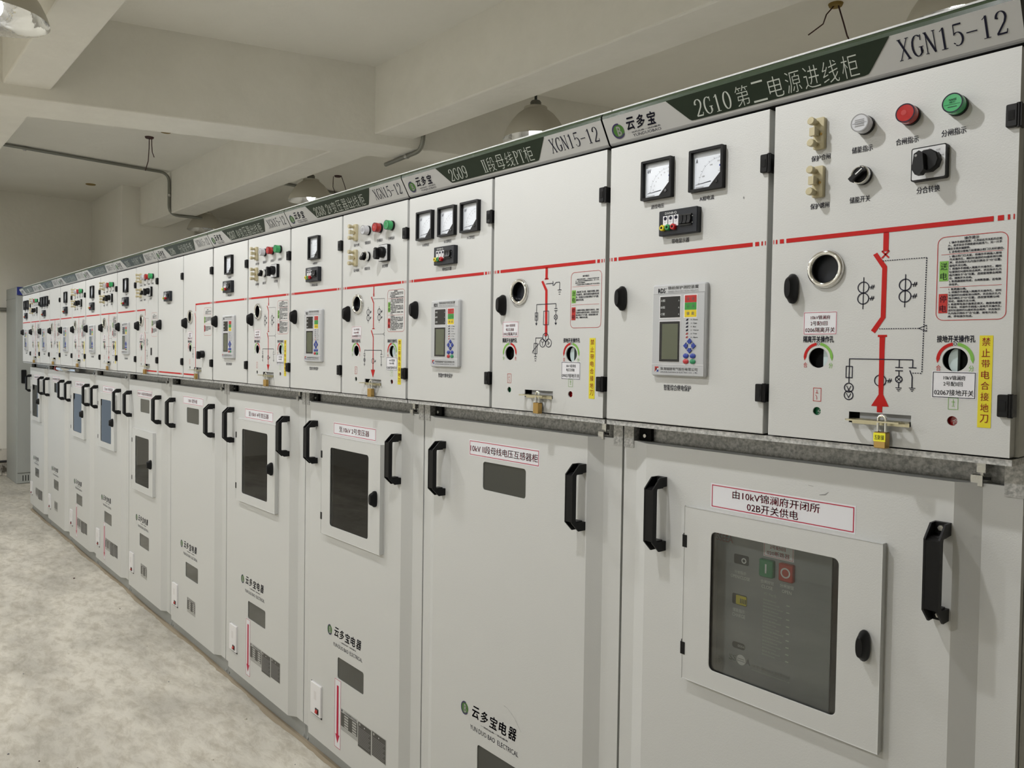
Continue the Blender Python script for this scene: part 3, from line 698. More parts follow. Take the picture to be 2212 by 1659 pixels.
# ------------------------------------------------------------------ printed mimic diagrams (door units: mm from the door's upper left corner)
class Dg:
    def __init__(s, side='R', y=-EPS): s.b = MB(); s.side = side; s.y = y
    def p(s, u, v): return (dx(s.side, u), dz(v))
    def poly(s, pts, m='red_ink'): s.b.flat([s.p(*q) for q in pts], s.y, m)
    def rect(s, u0, v0, u1, v1, m='red_ink', y=None): a = s.p(u0, v1); c = s.p(u1, v0); s.b.rect(a[0], c[0], a[1], c[1], s.y if y is None else y, m)
    def ln(s, pts, w=1.4, m='black_ink'): s.b.line([s.p(*q) for q in pts], w / 1000.0, s.y - 0.0002, m)
    def ci(s, u, v, r, w=1.5, m='black_ink'): c = s.p(u, v); s.b.arc(c[0], c[1], (r - w) / 1000.0, r / 1000.0, s.y - 0.0002, m, n=24)
    def tx(s, t, u0, v0, u1, v1, m='black_ink', bold=0.0, y=None): a = s.p(u0, v1); c = s.p(u1, v0); s.b.text(t, a[0], c[0], a[1], c[1], s.y - 0.0002 if y is None else y, m, bold)
    def dash(s, a, c, w=1.2, on=2.2, off=1.3):
        L = math.hypot(c[0] - a[0], c[1] - a[1]); t = 0
        while t < L:
            k0, k1 = t / L, min(1, (t + on) / L); s.ln([(a[0] + (c[0] - a[0]) * k0, a[1] + (c[1] - a[1]) * k0), (a[0] + (c[0] - a[0]) * k1, a[1] + (c[1] - a[1]) * k1)], w); t += on + off
    def bus(s, u0=26, u1=338, l=True, r=True):
        s.rect(u0, 227.5, u1, 234.8)
        if l:
            for a, c in ((14, 21.5), (6.6, 9.4), (2, 3.2)): s.rect(a, 227.5, c, 234.8)
        if r:
            for a, c in ((343, 350.6), (355.2, 358), (362, 363.6)): s.rect(a, 227.5, c, 234.8)
    def hashm(s, u, v):
        s.ln([(u, v), (u + 8, v)], 1.2); s.ln([(u + 2, v + 3.4), (u + 4.4, v - 3.4)], 1.2); s.ln([(u + 4.8, v + 3.4), (u + 7.2, v - 3.4)], 1.2)
    def ctpair(s, u, v):
        s.ci(u, v, 9.3); s.ci(u, v + 17.5, 9.3); s.ln([(u + 0.3, v - 16), (u, v + 34)], 1.3); s.hashm(u + 9.5, v); s.hashm(u + 9.5, v + 17.5)
    def gnd(s, u, v):
        for i, w in enumerate((4.6, 3.0, 1.4)): s.ln([(u - w, v + 2.4 * i), (u + w, v + 2.4 * i)], 1.1)
    def caplamp(s, u, v0):
        s.ln([(u, v0), (u, v0 + 12)]); s.ln([(u - 5.6, v0 + 12), (u + 5.6, v0 + 12)]); s.ln([(u - 5.6, v0 + 17), (u + 5.6, v0 + 17)]); s.ln([(u, v0 + 17), (u, v0 + 24.5)])
        s.ci(u, v0 + 30, 5.6); s.ln([(u - 3.4, v0 + 26.6), (u + 3.4, v0 + 33.4)], 1.1); s.ln([(u + 3.4, v0 + 26.6), (u - 3.4, v0 + 33.4)], 1.1); s.ln([(u, v0 + 35.6), (u, v0 + 43)]); s.gnd(u, v0 + 43)
    def earth(s, u, v0):
        s.ln([(u, v0), (u, v0 + 12)]); s.ln([(u - 5.6, v0 + 12), (u + 5.6, v0 + 12)]); s.ln([(u - 4, v0 + 16), (u - 0.3, v0 + 25.5), (u - 0.3, v0 + 42.5)], 1.5); s.gnd(u, v0 + 42.5)
    def cross(s, u, v, r=5.5):
        s.ln([(u - r, v - r), (u + r, v + r)], 2.4, 'red_ink'); s.ln([(u + r, v - r), (u - r, v + r)], 2.4, 'red_ink'); s.ln([(u - r, v - r), (u + r, v - r)], 1.4, 'red_ink')
    def fuse_vt(s, u, v0):
        s.ln([(u, v0), (u, v0 + 38)]); s.b.line([s.p(u - 5, v0 + 12), s.p(u + 5, v0 + 12), s.p(u + 5, v0 + 30), s.p(u - 5, v0 + 30)], 0.0013, s.y - 0.0002, 'black_ink', True)
        for k in (46, 58): s.ci(u, v0 + k, 7.8); s.ln([(u - 3.6, v0 + k - 3), (u, v0 + k + 4), (u + 3.6, v0 + k - 3)], 1.2)
def hole_scale(which, shift=0, swap=False):
    """the lettering and arcs round the operating holes, the small symbols"""
    d = Dg(); L = 87.5 + shift
    if which == 'isolator': d.tx('\u9694\u79bb\u5f00\u5173\u64cd\u4f5c\u5b54', L - 26.5, 393, L + 26, 403.6, 'black_ink', 0.03)
    def arcs(u, v, flip):
        c = d.p(u, v); R0, R1 = 0.0205, 0.0252
        a, e = ('green_ink', 'red_ink') if flip else ('red_ink', 'green_ink')
        d.b.arc(c[0], c[1], R0, R1, d.y, a, math.radians(98), math.radians(178), 18); d.b.arc(c[0], c[1], R0, R1, d.y, e, math.radians(82), math.radians(2), 18)
        for sg, mm in ((-1, a), (1, e)): d.poly([(u + sg * 25.2, v - 1), (u + sg * 20.5, v - 1), (u + sg * 23.6, v + 5)], mm)
        d.ci(u, v - 23, 2.3, 0.7); d.tx('\u5206' if flip else '\u5408', u - 25, v + 7.5, u - 18.5, v + 16.5, a); d.tx('\u5408' if flip else '\u5206', u + 18.5, v + 7.5, u + 25, v + 16.5, e)
    if which == 'isolator':
        arcs(L, 429, swap); return d.b.mesh('hole_scale')
    if which == 'isolator_symbol':
        d.b.frame(dx('R', L - 7), dx('R', L + 6.8), dz(500.6), dz(478.3), 0.0008, d.y, 'red_ink'); d.ln([(L - 0.5, 482), (L - 0.5, 487)], 0.8, 'red_ink'); d.ln([(L - 3, 487), (L + 2, 487)], 0.8, 'red_ink'); d.ln([(L - 3, 490), (L - 0.5, 493), (L - 0.5, 498)], 0.8, 'red_ink'); return d.b.mesh('printed_symbol')
    Rr_ = 293.7 + shift
    if which == 'earthing':
        d.tx('\u63a5\u5730\u5f00\u5173\u64cd\u4f5c\u5b54', Rr_ - 25, 393.6, Rr_ + 26, 403.6, 'black_ink', 0.03); arcs(Rr_, 429, False); return d.b.mesh('hole_scale')
    if which == 'earthing_symbol':
        d.b.frame(dx('R', Rr_ - 7.4), dx('R', Rr_ + 6), dz(501), dz(484), 0.0006, d.y, 'green_ink'); d.ln([(Rr_ - 0.5, 486), (Rr_ - 0.5, 495)], 0.7, 'green_ink'); d.ln([(Rr_ - 3, 490), (Rr_ + 2, 490)], 0.7, 'green_ink'); d.ln([(Rr_ - 2.4, 496), (Rr_ + 1.6, 496)], 0.7, 'green_ink'); return d.b.mesh('printed_symbol')
def diagram(kind):
    d = Dg()
    if kind in ('incoming', 'feeder', 'pt'): d.bus()
    if kind == 'incoming':
        d.rect(187.8, 234, 196, 262); d.cross(191.6, 268.3)
        d.poly([(172.8, 267.5), (179, 264.5), (194.6, 287), (194.2, 365.5), (178.6, 389.5), (172.4, 385), (186.8, 364.3), (187.2, 289.4)])
        d.dash((187.5, 278), (251.6, 278)); d.dash((251.6, 278), (249.3, 449.8), 1.5); d.dash((235.8, 449.8), (249.3, 449.8)); d.ctpair(159, 317.3); d.ctpair(222, 316.7)
        d.dash((185, 382.8), (242.8, 382.8)); d.ln([(243, 382.8), (254, 378.2)], 1.0); d.ln([(243, 382.8), (254, 387.4)], 1.0); d.dash((254, 378.2), (254, 387.4))
        d.rect(183.2, 392, 197.2, 395.4); d.poly([(186, 395), (194.2, 395), (193.8, 484.2), (202.6, 502.4), (193, 502.8), (192.8, 512), (184.8, 512), (184.8, 502.8), (175.8, 502.6), (186.8, 484.4)])
        d.ln([(139.3, 429.8), (236, 429.8)]); d.fuse_vt(139.8, 429.8); d.ci(188.8, 462.8, 9.4); d.rect(186.4, 452, 193.9, 474, y=d.y - 0.0004); d.hashm(198.4, 462.5); d.caplamp(216.4, 429.8); d.earth(236, 429.8)
    elif kind == 'feeder':
        d.rect(186.5, 234, 191, 258); d.cross(188.8, 261, 3.6)
        d.poly([(173, 266.5), (177, 264), (190.8, 283.5), (190.8, 362), (186.6, 362), (186.6, 285)]); d.rect(182, 360.6, 196, 363)
        d.poly([(174.8, 367), (178.6, 364.6), (190.8, 386), (190.8, 487), (186.6, 487), (186.6, 388)]); d.poly([(176.4, 485), (200.4, 485), (188.6, 509)])
        d.dash((188, 272), (250, 273.4)); d.dash((250, 273.4), (250.6, 445.8)); d.dash((234, 445.8), (250.6, 445.8)); d.ctpair(158, 311); d.ctpair(221, 311)
        d.dash((189, 378), (246, 378)); d.ln([(244, 378), (252, 373.6)], 1.0); d.ln([(244, 378), (252, 382.4)], 1.0)
        d.ln([(138.6, 426.2), (236.4, 426.2)], 1.5); d.caplamp(138.7, 426.2); d.earth(236, 426.2); d.ci(188.3, 459, 8.2, 1.4); d.hashm(196.8, 459)
    elif kind == 'pt':
        d.rect(184.6, 233, 192.2, 259); d.rect(182.4, 257.4, 195, 260.4)
        d.poly([(171.4, 264), (177.4, 262), (192.2, 284.2), (193.6, 389), (186, 389), (184.8, 286)])
        d.ln([(187.8, 270), (209.9, 270)]); d.ln([(209.9, 265), (209.9, 275.8)]); d.ln([(211.9, 275.2), (219.6, 268.6), (231.3, 268.8), (231.1, 286)]); d.ln([(225, 286), (237.4, 286)]); d.ln([(227.8, 290.8), (234.6, 290.8)]); d.ln([(229, 295.4), (233.4, 295.4)])
        d.ln([(157, 316), (220.5, 316)]); d.b.line([d.p(180.6, 332), d.p(197.4, 332), d.p(197.4, 363), d.p(180.6, 363)], 0.0013, d.y - 0.0002, 'black_ink', True)
        d.ln([(157, 316), (156.8, 362)]); d.b.line([d.p(152.4, 335), d.p(161.4, 335), d.p(161.4, 352), d.p(152.4, 352)], 0.0013, d.y - 0.0002, 'black_ink', True); d.poly([(153, 359), (160.6, 359), (156.8, 364.5)], 'black_ink'); d.ln([(154.5, 341), (156.8, 347), (159, 341)])
        d.ln([(220.4, 316), (220.4, 327)]); d.ln([(215.5, 327.2), (225.4, 327.2)]); d.ln([(215.5, 332), (225.4, 332)]); d.ln([(220.4, 332), (220.4, 340.6)]); d.ci(220.4, 346.4, 6); d.ln([(217, 343), (224, 350)], 1.1); d.ln([(224, 343), (217, 350)], 1.1); d.ln([(220.4, 352), (220.4, 359)]); d.poly([(216.6, 359), (224.2, 359), (220.4, 364.5)], 'black_ink')
        for u, v in ((188.4, 391.4), (178.6, 404.6), (198.4, 404.6)): d.ci(u, v, 10)
        for u, v in ((188.4, 391.4), (178.6, 404.6)): d.ln([(u - 4, v - 5), (u, v), (u + 4, v - 5)], 1.2); d.ln([(u, v), (u, v + 6)], 1.2)
        d.ln([(195.4, 400.4), (201.4, 404.6), (195.6, 408.6)], 1.2); d.ln([(196.6, 401), (196.6, 408.4)], 1.2)
        d.ln([(180, 393), (155.8, 393), (155.6, 436)]); d.b.line([d.p(150.4, 405.4), d.p(160.8, 405.4), d.p(160.8, 429), d.p(150.4, 429)], 0.0013, d.y - 0.0002, 'black_ink', True); d.ln([(145.4, 428.8), (145.6, 424), (163, 409), (165.8, 405.6)]); d.ln([(150.8, 436.2), (160.4, 436.2)]); d.ln([(152.4, 441), (158.8, 441)]); d.ln([(153.6, 445.8), (157.6, 445.8)])
    elif kind == 'riser':
        d.bus(161, 338, l=False); d.rect(159, 228, 164, 262); d.poly([(148, 270), (152, 267), (164, 290), (164, 540), (159.4, 540), (159.4, 292)])
        d.rect(4, 545, 60, 552); d.rect(58, 545, 163, 552); d.ln([(161, 424), (128, 424)], 1.2); d.caplamp(128, 424)
    else:                                   # coupler between the two bus sections
        d.bus(20, 160, r=False); d.rect(155, 228, 160.5, 262); d.poly([(146, 270), (150, 267), (160.5, 290), (160.5, 342), (155.6, 342), (155.6, 292)]); d.poly([(146, 348), (150, 345), (160.5, 366), (160.5, 552), (155.6, 552), (155.6, 368)])
        d.rect(156, 545, 352, 552); d.dash((161, 276), (212, 276)); d.dash((212, 276), (212, 352)); d.dash((160, 352), (212, 352)); d.ctpair(134, 392); d.ctpair(190, 392); d.ln([(158, 442), (192, 442)], 1.2); d.caplamp(192, 442)
    return d.b.mesh('mimic_diagram')
INSTR = [
 [('\u64cd\u4f5c\u63d0\u793a', 0.39, 0.60)],
 [('1. \u64cd\u4f5c\u624b\u67c4\u7684\u4f7f\u7528\uff1a\u4eba\u5458\u7ad9\u5728\u5f00\u5173\u67dc\u7684\u6b63\u524d', 0.17, 0.92), ('\u65b9\uff0c\u7528\u624b\u6276\u4f4f\u624b\u67c4\u6839\u90e8\u5411\u524d\u7528\u529b\uff0c\u53e6\u4e00\u53ea\u624b', 0.15, 0.92), ('\u63e1\u4f4f\u624b\u67c4\u672b\u7aef\u65cb\u8f6c\u3002', 0.15, 0.48), ('2. \u9001\u7535\u6216\u5206\u63a5\u5730\u5200\u524d\u9700\u786e\u8ba4\u67dc\u95e8\u5df2\u5173\u597d\u9501\u4f4f\u3002', 0.17, 0.95)],
 [('1. \u786e\u8ba4\u67dc\u95e8\u5df2\u5173\u7d27\uff0c\u5c06\u64cd\u4f5c\u624b\u67c4\u63d2\u5165\u63a5\u5730', 0.18, 0.92), ('\u5f00\u5173\u64cd\u4f5c\u5b54\uff0c\u987a\u65f6\u9488\u65cb\u8f6c\u7ea690\u5ea6\u542c\u5230\u5206\u95f8', 0.18, 0.92), ('\u58f0\uff0c\u72b6\u6001\u6307\u793a\u5b54\u5185\u6307\u793a\u724c\u5904\u4e8e"\u5206"\u4f4d\u7f6e\uff0c', 0.18, 0.92), ('\u63a5\u5730\u5f00\u5173\u5206\u95f8\u3002', 0.18, 0.44), ('2. \u5c06\u64cd\u4f5c\u624b\u67c4\u63d2\u5165\u9694\u79bb\u5f00\u5173\u64cd\u4f5c\u5b54\uff0c\u987a\u65f6', 0.18, 0.92), ('\u9488\u65cb\u8f6c\u7ea690\u5ea6\u542c\u5230\u5408\u95f8\u58f0\uff0c\u72b6\u6001\u6307\u793a\u5b54\u5185', 0.18, 0.92), ('\u6307\u793a\u724c\u5904\u4e8e"\u5408"\u4f4d\u7f6e\uff0c\u900f\u89c6\u7a97\u89c2\u5bdf\u5408\u95f8\u5230', 0.18, 0.92), ('\u4f4d\uff0c\u9694\u79bb\u5f00\u5173\u5408\u95f8\u3002', 0.18, 0.52), ('3. \u65ad\u8def\u5668\u50a8\u80fd\u5b8c\u6210\uff0c\u5408\u95f8\u65ad\u8def\u5668\uff0c\u9001\u7535\u64cd', 0.18, 0.92), ('\u4f5c\u5b8c\u6bd5\u3002', 0.18, 0.32)],
 [('1. \u65ad\u8def\u5668\u5206\u95f8\u3002', 0.18, 0.44), ('2. \u5c06\u64cd\u4f5c\u624b\u67c4\u63d2\u5165\u9694\u79bb\u5f00\u5173\u64cd\u4f5c\u5b54\uff0c\u9006\u65f6', 0.18, 0.93), ('\u9488\u65cb\u8f6c\u7ea690\u5ea6\u542c\u5230\u5206\u95f8\u58f0\uff0c\u72b6\u6001\u6307\u793a\u5b54\u5185', 0.18, 0.92), ('\u6307\u793a\u724c\u5904\u4e8e"\u5206"\u4f4d\u7f6e\uff0c\u900f\u89c6\u7a97\u89c2\u5bdf\u5206\u95f8', 0.18, 0.90), ('\u5230\u4f4d\uff0c\u9694\u79bb\u5f00\u5173\u5206\u95f8\u3002', 0.18, 0.58), ('3. \u68c0\u67e5\u5e26\u7535\u663e\u793a\u5668\u662f\u5426\u7184\u706d\uff0c\u786e\u4fdd\u7535\u7f06\u5ba4', 0.18, 0.93), ('\u4e0d\u5e26\u7535\uff0c\u5c06\u64cd\u4f5c\u624b\u67c4\u63d2\u5165\u63a5\u5730\u5f00\u5173\u64cd\u4f5c\u5b54\uff0c', 0.18, 0.94), ('\u9006\u65f6\u9488\u65cb\u8f6c\u7ea690\u5ea6\u542c\u5230\u5408\u95f8\u58f0\uff0c\u72b6\u6001\u6307\u793a', 0.18, 0.92), ('\u5b54\u5185\u6307\u793a\u724c\u5904\u4e8e"\u5408"\u4f4d\u7f6e\uff0c\u63a5\u5730\u5f00\u5173\u5408', 0.18, 0.88), ('\u95f8\uff0c\u505c\u7535\u64cd\u4f5c\u5b8c\u6210\u3002', 0.18, 0.54)]]
def instruction_mesh(short=False):
    d = Dg(); u0, u1, v0, v1 = 266.5, 356.5, 250.5, 371.5
    o = rrect(dx('R', u0), dx('R', u1), dz(v1), dz(v0), 0.010, 5); d.b.line(o, 0.0008, d.y, 'red_ink', True)
    segs = INSTR if not short else [INSTR[0], INSTR[1], INSTR[2][:4], INSTR[3][1:5]]
    marks = (253.5, 276.0, 323.6, 370.5) if not short else (259.0, 281.8, 321.6, 360.0)
    W_ = u1 - u0
    t, a, c = segs[0][0]; d.tx(t, u0 + W_ * a, marks[0] - 1.2, u0 + W_ * c, marks[0] + 3.0, bold=0.03)
    starts = (marks[0] + 3.6, marks[1] + 1.2, marks[2] + 1.2); ends = (marks[1] - 0.8, marks[2] - 1.2, marks[3] - 2)
    if short: starts = (264.5, 291, 331); ends = (280, 314, 352)
    for sg, v_a, v_b in zip(segs[1:], starts, ends):
        st = (v_b - v_a) / len(sg)
        for i, (t, a, c) in enumerate(sg): d.tx(t, u0 + W_ * a, v_a + st * i + 0.3, u0 + W_ * c, v_a + st * (i + 1) - 0.8, bold=0.035)
    d.rect(u0 + 5, marks[1] - 0.3, u1 - 6, marks[1] + 0.2); d.rect(u0 + 4, marks[2] - 0.3, u1 - 6, marks[2] + 0.2)
    for va, vb, mm, t in ((marks[1] + (9.5 if not short else 7.5), marks[1] + (38.5 if not short else 35.5), 'green_ink', '\u9001\u7535'), (marks[2] + (9.5 if not short else 5), marks[2] + (37.5 if not short else 33), 'tile_red', '\u505c\u7535')):
        d.rect(269.6, va, 281.6, vb, mm); h = (vb - va) / 2
        for i, ch in enumerate(t): d.tx(ch, 271.2, va + h * i + 2.2, 280.2, va + h * (i + 1) - 1.6, bold=0.005)
    return d.b.mesh('instruction_print')
def stripe_mesh(kind):
    d = Dg('L')
    if kind == 'low': d.rect(15, 545, 340, 552); [d.rect(a, 545, c, 552) for a, c in ((4, 10), (345, 352), (357, 360))]
    else: d.bus()
    return d.b.mesh('busbar_stripe')

# ------------------------------------------------------------------ doors
def left_door_mesh(): b = MB(); b.box(dx('L', 0), dx('L', 366), 0, 0.020, ZB, ZT, 'powder_coat'); return b.mesh('instrument_door')
def right_door_mesh(kind):
    b = MB(); sh = -23 if kind == 'pt' else 0; C = lambda u, v, r, n=32: circ(dx('R', u), dz(v), r, n)
    holes = [C(97, 284, 0.0255), C(87.5 + sh, 429, 0.0166), C(87.3 + sh, 516.8, 0.0069, 18)]
    if kind in ('incoming', 'feeder', 'pt'): holes += [C(293.7 + sh, 429, 0.0170), C(292.4 + sh, 517.5, 0.0070, 18)]
    s0 = 120 if kind == 'pt' else 141
    holes.append([(dx('R', s0), dz(531)), (dx('R', s0 + 94.5), dz(531)), (dx('R', s0 + 94.5), dz(513.8)), (dx('R', s0), dz(513.8))])
    b.sheet([(dx('R', 0), ZB), (dx('R', 366), ZB), (dx('R', 366), ZT), (dx('R', 0), ZT)], holes, 0.0, 0.003, 'powder_coat')
    for x0, x1, z0, z1 in ((dx('R', 0), dx('R', 366), ZB, ZB + 0.002), (dx('R', 0), dx('R', 366), ZT - 0.002, ZT), (dx('R', 0), dx('R', 2), ZB, ZT), (dx('R', 364), dx('R', 366), ZB, ZT)): b.box(x0, x1, 0.003, 0.020, z0, z1, 'powder_coat')
    return b.mesh('mimic_door')
def mechanism_mesh(kind):
    """what shows through the operating holes: spindle covers and position flags"""
    b = MB(); sh = -23 if kind == 'pt' else 0
    b.box(dx('R', 20), dx('R', 345), 0.0195, 0.0215, dz(545), dz(260), 'black_void')  # black sheet stands in for the dark cavity behind the holes
    x, z = dx('R', 87.5 + sh), dz(429)
    b.box(x + 0.004, x + 0.020, 0.010, 0.0185, z - 0.019, z + 0.019, 'pale_mech')
    flags = [(87.3 + sh, 516.8, 'key_green', '\u5206')]
    if kind in ('incoming', 'feeder', 'pt'):
        x = dx('R', 293.7 + sh); b.prism([(x + 0.001, z - 0.019), (x + 0.001, z + 0.016)] + [(x - 0.0005 + 0.011 * math.cos(a), z - 0.001 + 0.0175 * math.sin(a)) for a in [PI * (0.5 + i / 14.0) for i in range(1, 15)]], 'y', 0.008, 0.018, 'pale_mech')
        flags.append((292.4 + sh, 517.5, 'lens_red', '\u5408'))
    for u, v, mm, t in flags:
        x, z2 = dx('R', u), dz(v); b.box(x - 0.012, x + 0.012, 0.008, 0.010, z2 - 0.010, z2 + 0.010, mm); b.text(t, x - 0.0025, x + 0.0065, z2 - 0.006, z2 + 0.003, 0.0076, 'white_ink')
    s0 = 120 if kind == 'pt' else 141
    a, c = dx('R', s0), dx('R', s0 + 94.5)
    b.box(a + 0.012, c, 0.012, 0.0135, dz(529), dz(512), 'plate_silver')
    return b.mesh('spindle_plate')
def lock_plate_mesh(kind):
    """metal tongue with three holes that stands out of the slot and takes the padlock"""
    b = MB(); s0 = 120 if kind == 'pt' else 141
    x0, x1 = dx('R', s0 + 2), dx('R', s0 + 93); z = dz(524)
    o = [(x0, 0.011), (x1, 0.011), (x1, -0.018), (x1 - 0.006, -0.026), (x0 + 0.006, -0.026), (x0, -0.018)]
    hs = [circ(x0 + (x1 - x0) * t, -0.012, r, 18) for t, r in ((0.18, 0.009), (0.40, 0.0065), (0.69, 0.0045), (0.87, 0.007))]
    tmp = MB(); tmp.sheet(o, hs, 0, 0.0022, 'zinc_yellow')
    b.add([(v[0], v[2], z - v[1]) for v in tmp.v], tmp.f, 'zinc_yellow')
    b.box(x0 + 0.004, x1, -0.0012, 0.011, z - 0.008, z - 0.0023, 'zinc_yellow')
    return b.mesh('lock_tongue')
def lower_mesh(win):
    b = MB(); z0, z1 = 0.075, H0 - 0.183
    pr = [(0.002, 0.078), (0.002, YE), (0.036, YE), (0.078, YC), (0.662, YC), (0.694, YE), (0.746, YE), (0.746, 0.078)]
    for i in range(7):
        if i == 3: continue
        a, c = pr[i], pr[i + 1]; b.add([(a[0], a[1], z0), (c[0], c[1], z0), (c[0], c[1], z1), (a[0], a[1], z1)], [(0, 1, 2, 3)], 'powder_coat')
    for z in (z0, z1): b.add([(p[0], p[1], z) for p in pr], [tuple(range(8))], 'powder_coat')
    holes = []
    for kind, x0, x1, a, c in win: holes.append(rrect(x0, x1, a, c, 0.008, 4) if kind != 'frame' else [(x0, a), (x1, a), (x1, c), (x0, c)])
    b.sheet([(0.078, z0), (0.662, z0), (0.662, z1), (0.078, z1)], holes, YC, YC + 0.002, 'powder_coat')
    return b.mesh('lower_door')
FX0, FX1, GX0, GX1 = 0.187, 0.566, 0.248, 0.495
def frame_mesh():
    """glazed inspection door; its own origin is the upper left corner of the frame"""
    b = MB(); w, h = FX1 - FX0, 0.338; g0, g1 = GX0 - FX0, GX1 - FX0
    b.sheet([(0, -h), (w, -h), (w, 0), (0, 0)], [rrect(g0, g1, -0.303, -0.039, 0.010, 5)], 0.0, 0.0025, 'powder_coat')
    for x0, x1, z0, z1 in ((0, w, -0.002, 0), (0, w, -h, -h + 0.002), (0, 0.002, -h, 0), (w - 0.002, w, -h, 0)): b.box(x0, x1, 0.0025, 0.0155, z0, z1, 'powder_coat')
    return b.mesh('inspection_window')
def glass_mesh(): b = MB(); b.box(GX0 - FX0 - 0.006, GX1 - FX0 + 0.006, 0.0028, 0.0058, -0.309, -0.033, 'glass_pane'); return b.mesh('glass_pane')
def pane_mesh(w, h): b = MB(); b.rbox(-w / 2, w / 2, 0.0, 0.003, -h / 2, h / 2, 0.006, 'pane_dark', 4); return b.mesh('window_pane', 40)
def small_hinge_mesh():
    b = MB(); b.box(-0.004, 0.006, -0.003, 0.014, -0.012, 0.012, 'black_plastic'); b.box(-0.010, -0.004, 0.008, 0.016, -0.012, -0.005, 'black_plastic'); b.box(-0.010, -0.004, 0.008, 0.016, 0.005, 0.012, 'black_plastic')
    return b.mesh('hinge', 40)
YB = 0.078
def kx(x): return 1.08554 + (x / 1000.0 - 1.08554) * (1.21404 + YB) / (1.21404 + 0.042)
def kz_(z): return z / 1000.0 * (1.21404 + YB) / (1.21404 + 0.042)
def breaker_mesh():
    """front of the vacuum breaker behind the glass; x from the cabinet's left side, z relative to the lens"""
    b = MB(); y = YB
    b.box(0.232, 0.463, y, y + 0.004, -0.640, -0.300, 'breaker_grey'); b.box(0.463, 0.535, y + 0.030, y + 0.034, -0.640, -0.300, 'black_plastic'); b.box(0.461, 0.463, y, y + 0.03, -0.640, -0.300, 'breaker_grey')
    b.box(0.474, 0.520, y + 0.005, y + 0.03, -0.620, -0.590, 'breaker_grey'); b.rect(0.466, 0.515, kz_(-573) - 0.012, kz_(-573) - 0.006, y + 0.02, 'plate_silver')
    y -= 0.0006
    def w(x0, z0, x1, z1, m, r=0.003): b.flat(rrect(kx(x0), kx(x1), kz_(z1), kz_(z0), r, 3), y, m)
    def t(s, x0, z0, x1, z1, m='white_ink', bold=0.0, yy=None): b.text(s, kx(x0), kx(x1), kz_(z1), kz_(z0), (y - 0.0004) if yy is None else yy, m, bold)
    w(291, -367, 322, -385, 'black_void'); b.flat(rrect(kx(300), kx(321), kz_(-384), kz_(-369), 0.002, 3), y - 0.0002, 'dark_device'); c = (kx(312), kz_(-377)); b.arc(c[0], c[1], 0.0032, 0.0052, y - 0.0005, 'white_ink', n=18)
    t('\u5206\u5408\u6307\u793a', 293, -397, 317, -403); t('OPEN/CLOSE', 285, -406, 325, -412)
    w(289, -441, 320, -461, 'black_void'); b.flat(rrect(kx(297), kx(319), kz_(-460), kz_(-443), 0.002, 3), y - 0.0002, 'spring_yellow')
    for i in range(4): b.rect(kx(306 + 3.4 * i), kx(307.8 + 3.4 * i), kz_(-457), kz_(-448), y - 0.0004, 'black_ink')
    t('\u50a8\u80fd\u6307\u793a', 291, -468, 316, -475); t('CHARGE', 290, -477.5, 317, -484)
    w(291, -531, 318, -543, 'black_void', 0.005); t('0004', 303, -534.5, 317, -539.5, 'silver_ink')
    t('\u5408\u95f8\u6309\u94ae', 347, -402, 373, -408.5); t('CLOSE', 349, -411.5, 371, -417.5); t('\u5206\u95f8\u6309\u94ae', 385, -401, 411, -407.5); t('OPEN', 389, -411, 407, -417)
    for s, x0, x1 in (('SS', 285, 301), ('A', 319.5, 329.5)): t(s, x0, -556.5, x1, -567.5, 'white_ink', 0.03)
    c = (kx(310.5), kz_(-562)); b.disc(c[0], c[1], 0.0098, y - 0.0002, 'white_ink', 24)
    for q in (-1, 1): b.flat([(c[0] + q * 0.003 - 0.004, c[1] + 0.001), (c[0] + q * 0.003 + 0.004, c[1] + 0.001), (c[0] + q * 0.003 + 0.004, c[1] + 0.0026), (c[0] + q * 0.003 - 0.004, c[1] + 0.0026)], y - 0.0005, 'breaker_grey')
    b.rect(c[0] - 0.008, c[0] + 0.008, c[1] - 0.003, c[1] - 0.0014, y - 0.0005, 'breaker_grey')
    t('\u65bd\u8010\u5fb7(\u9655\u897f)\u5b9d\u5149\u7535\u5668\u6709\u9650\u516c\u53f8', 333, -562, 407, -569, 'white_ink', 0.01); t('Schneider (Shaanxi) Baoguang Electrical Apparatus Co., Ltd', 333, -571, 407, -574, 'silver_ink')
    t('VS1 Pro-12', 354, -424, 378, -429, 'silver_ink')
    for i in range(17): t('\u989d\u5b9a\u7535\u538bRated voltage' if i % 3 else '\u989d\u5b9a\u7535\u6d41Rated', 353, -436 - 6.2 * i, 378 + (i * 7) % 16, -439.5 - 6.2 * i, 'silver_ink'); (i % 2 or b.rect(kx(398), kx(404), kz_(-439 - 6.2 * i), kz_(-437 - 6.2 * i), y - 0.0003, 'silver_ink'))
    t('SSEEA', 252, -336, 288, -349, 'lever_red', 0.04)
    b.arc(kx(264), kz_(-577), 0.0048, 0.0058, y - 0.0004, 'white_ink', n=18); t('CCC', 260.5, -574.5, 267.5, -579.5, 'white_ink', 0.02)
    w(351, -325, 410, -359, 'label_white', 0.0005); b.frame(kx(352.5), kx(408.5), kz_(-357.6), kz_(-326), 0.0007, y - 0.0003, 'sticker_red'); t('2\u53f7\u914d\u2161\u56de', 364, -337, 394, -343.5, 'sticker_red', 0.01); t('020\u65ad\u8def\u5668', 358, -347, 402, -355.5, 'sticker_red', 0.01)
    return b.mesh('breaker_front')
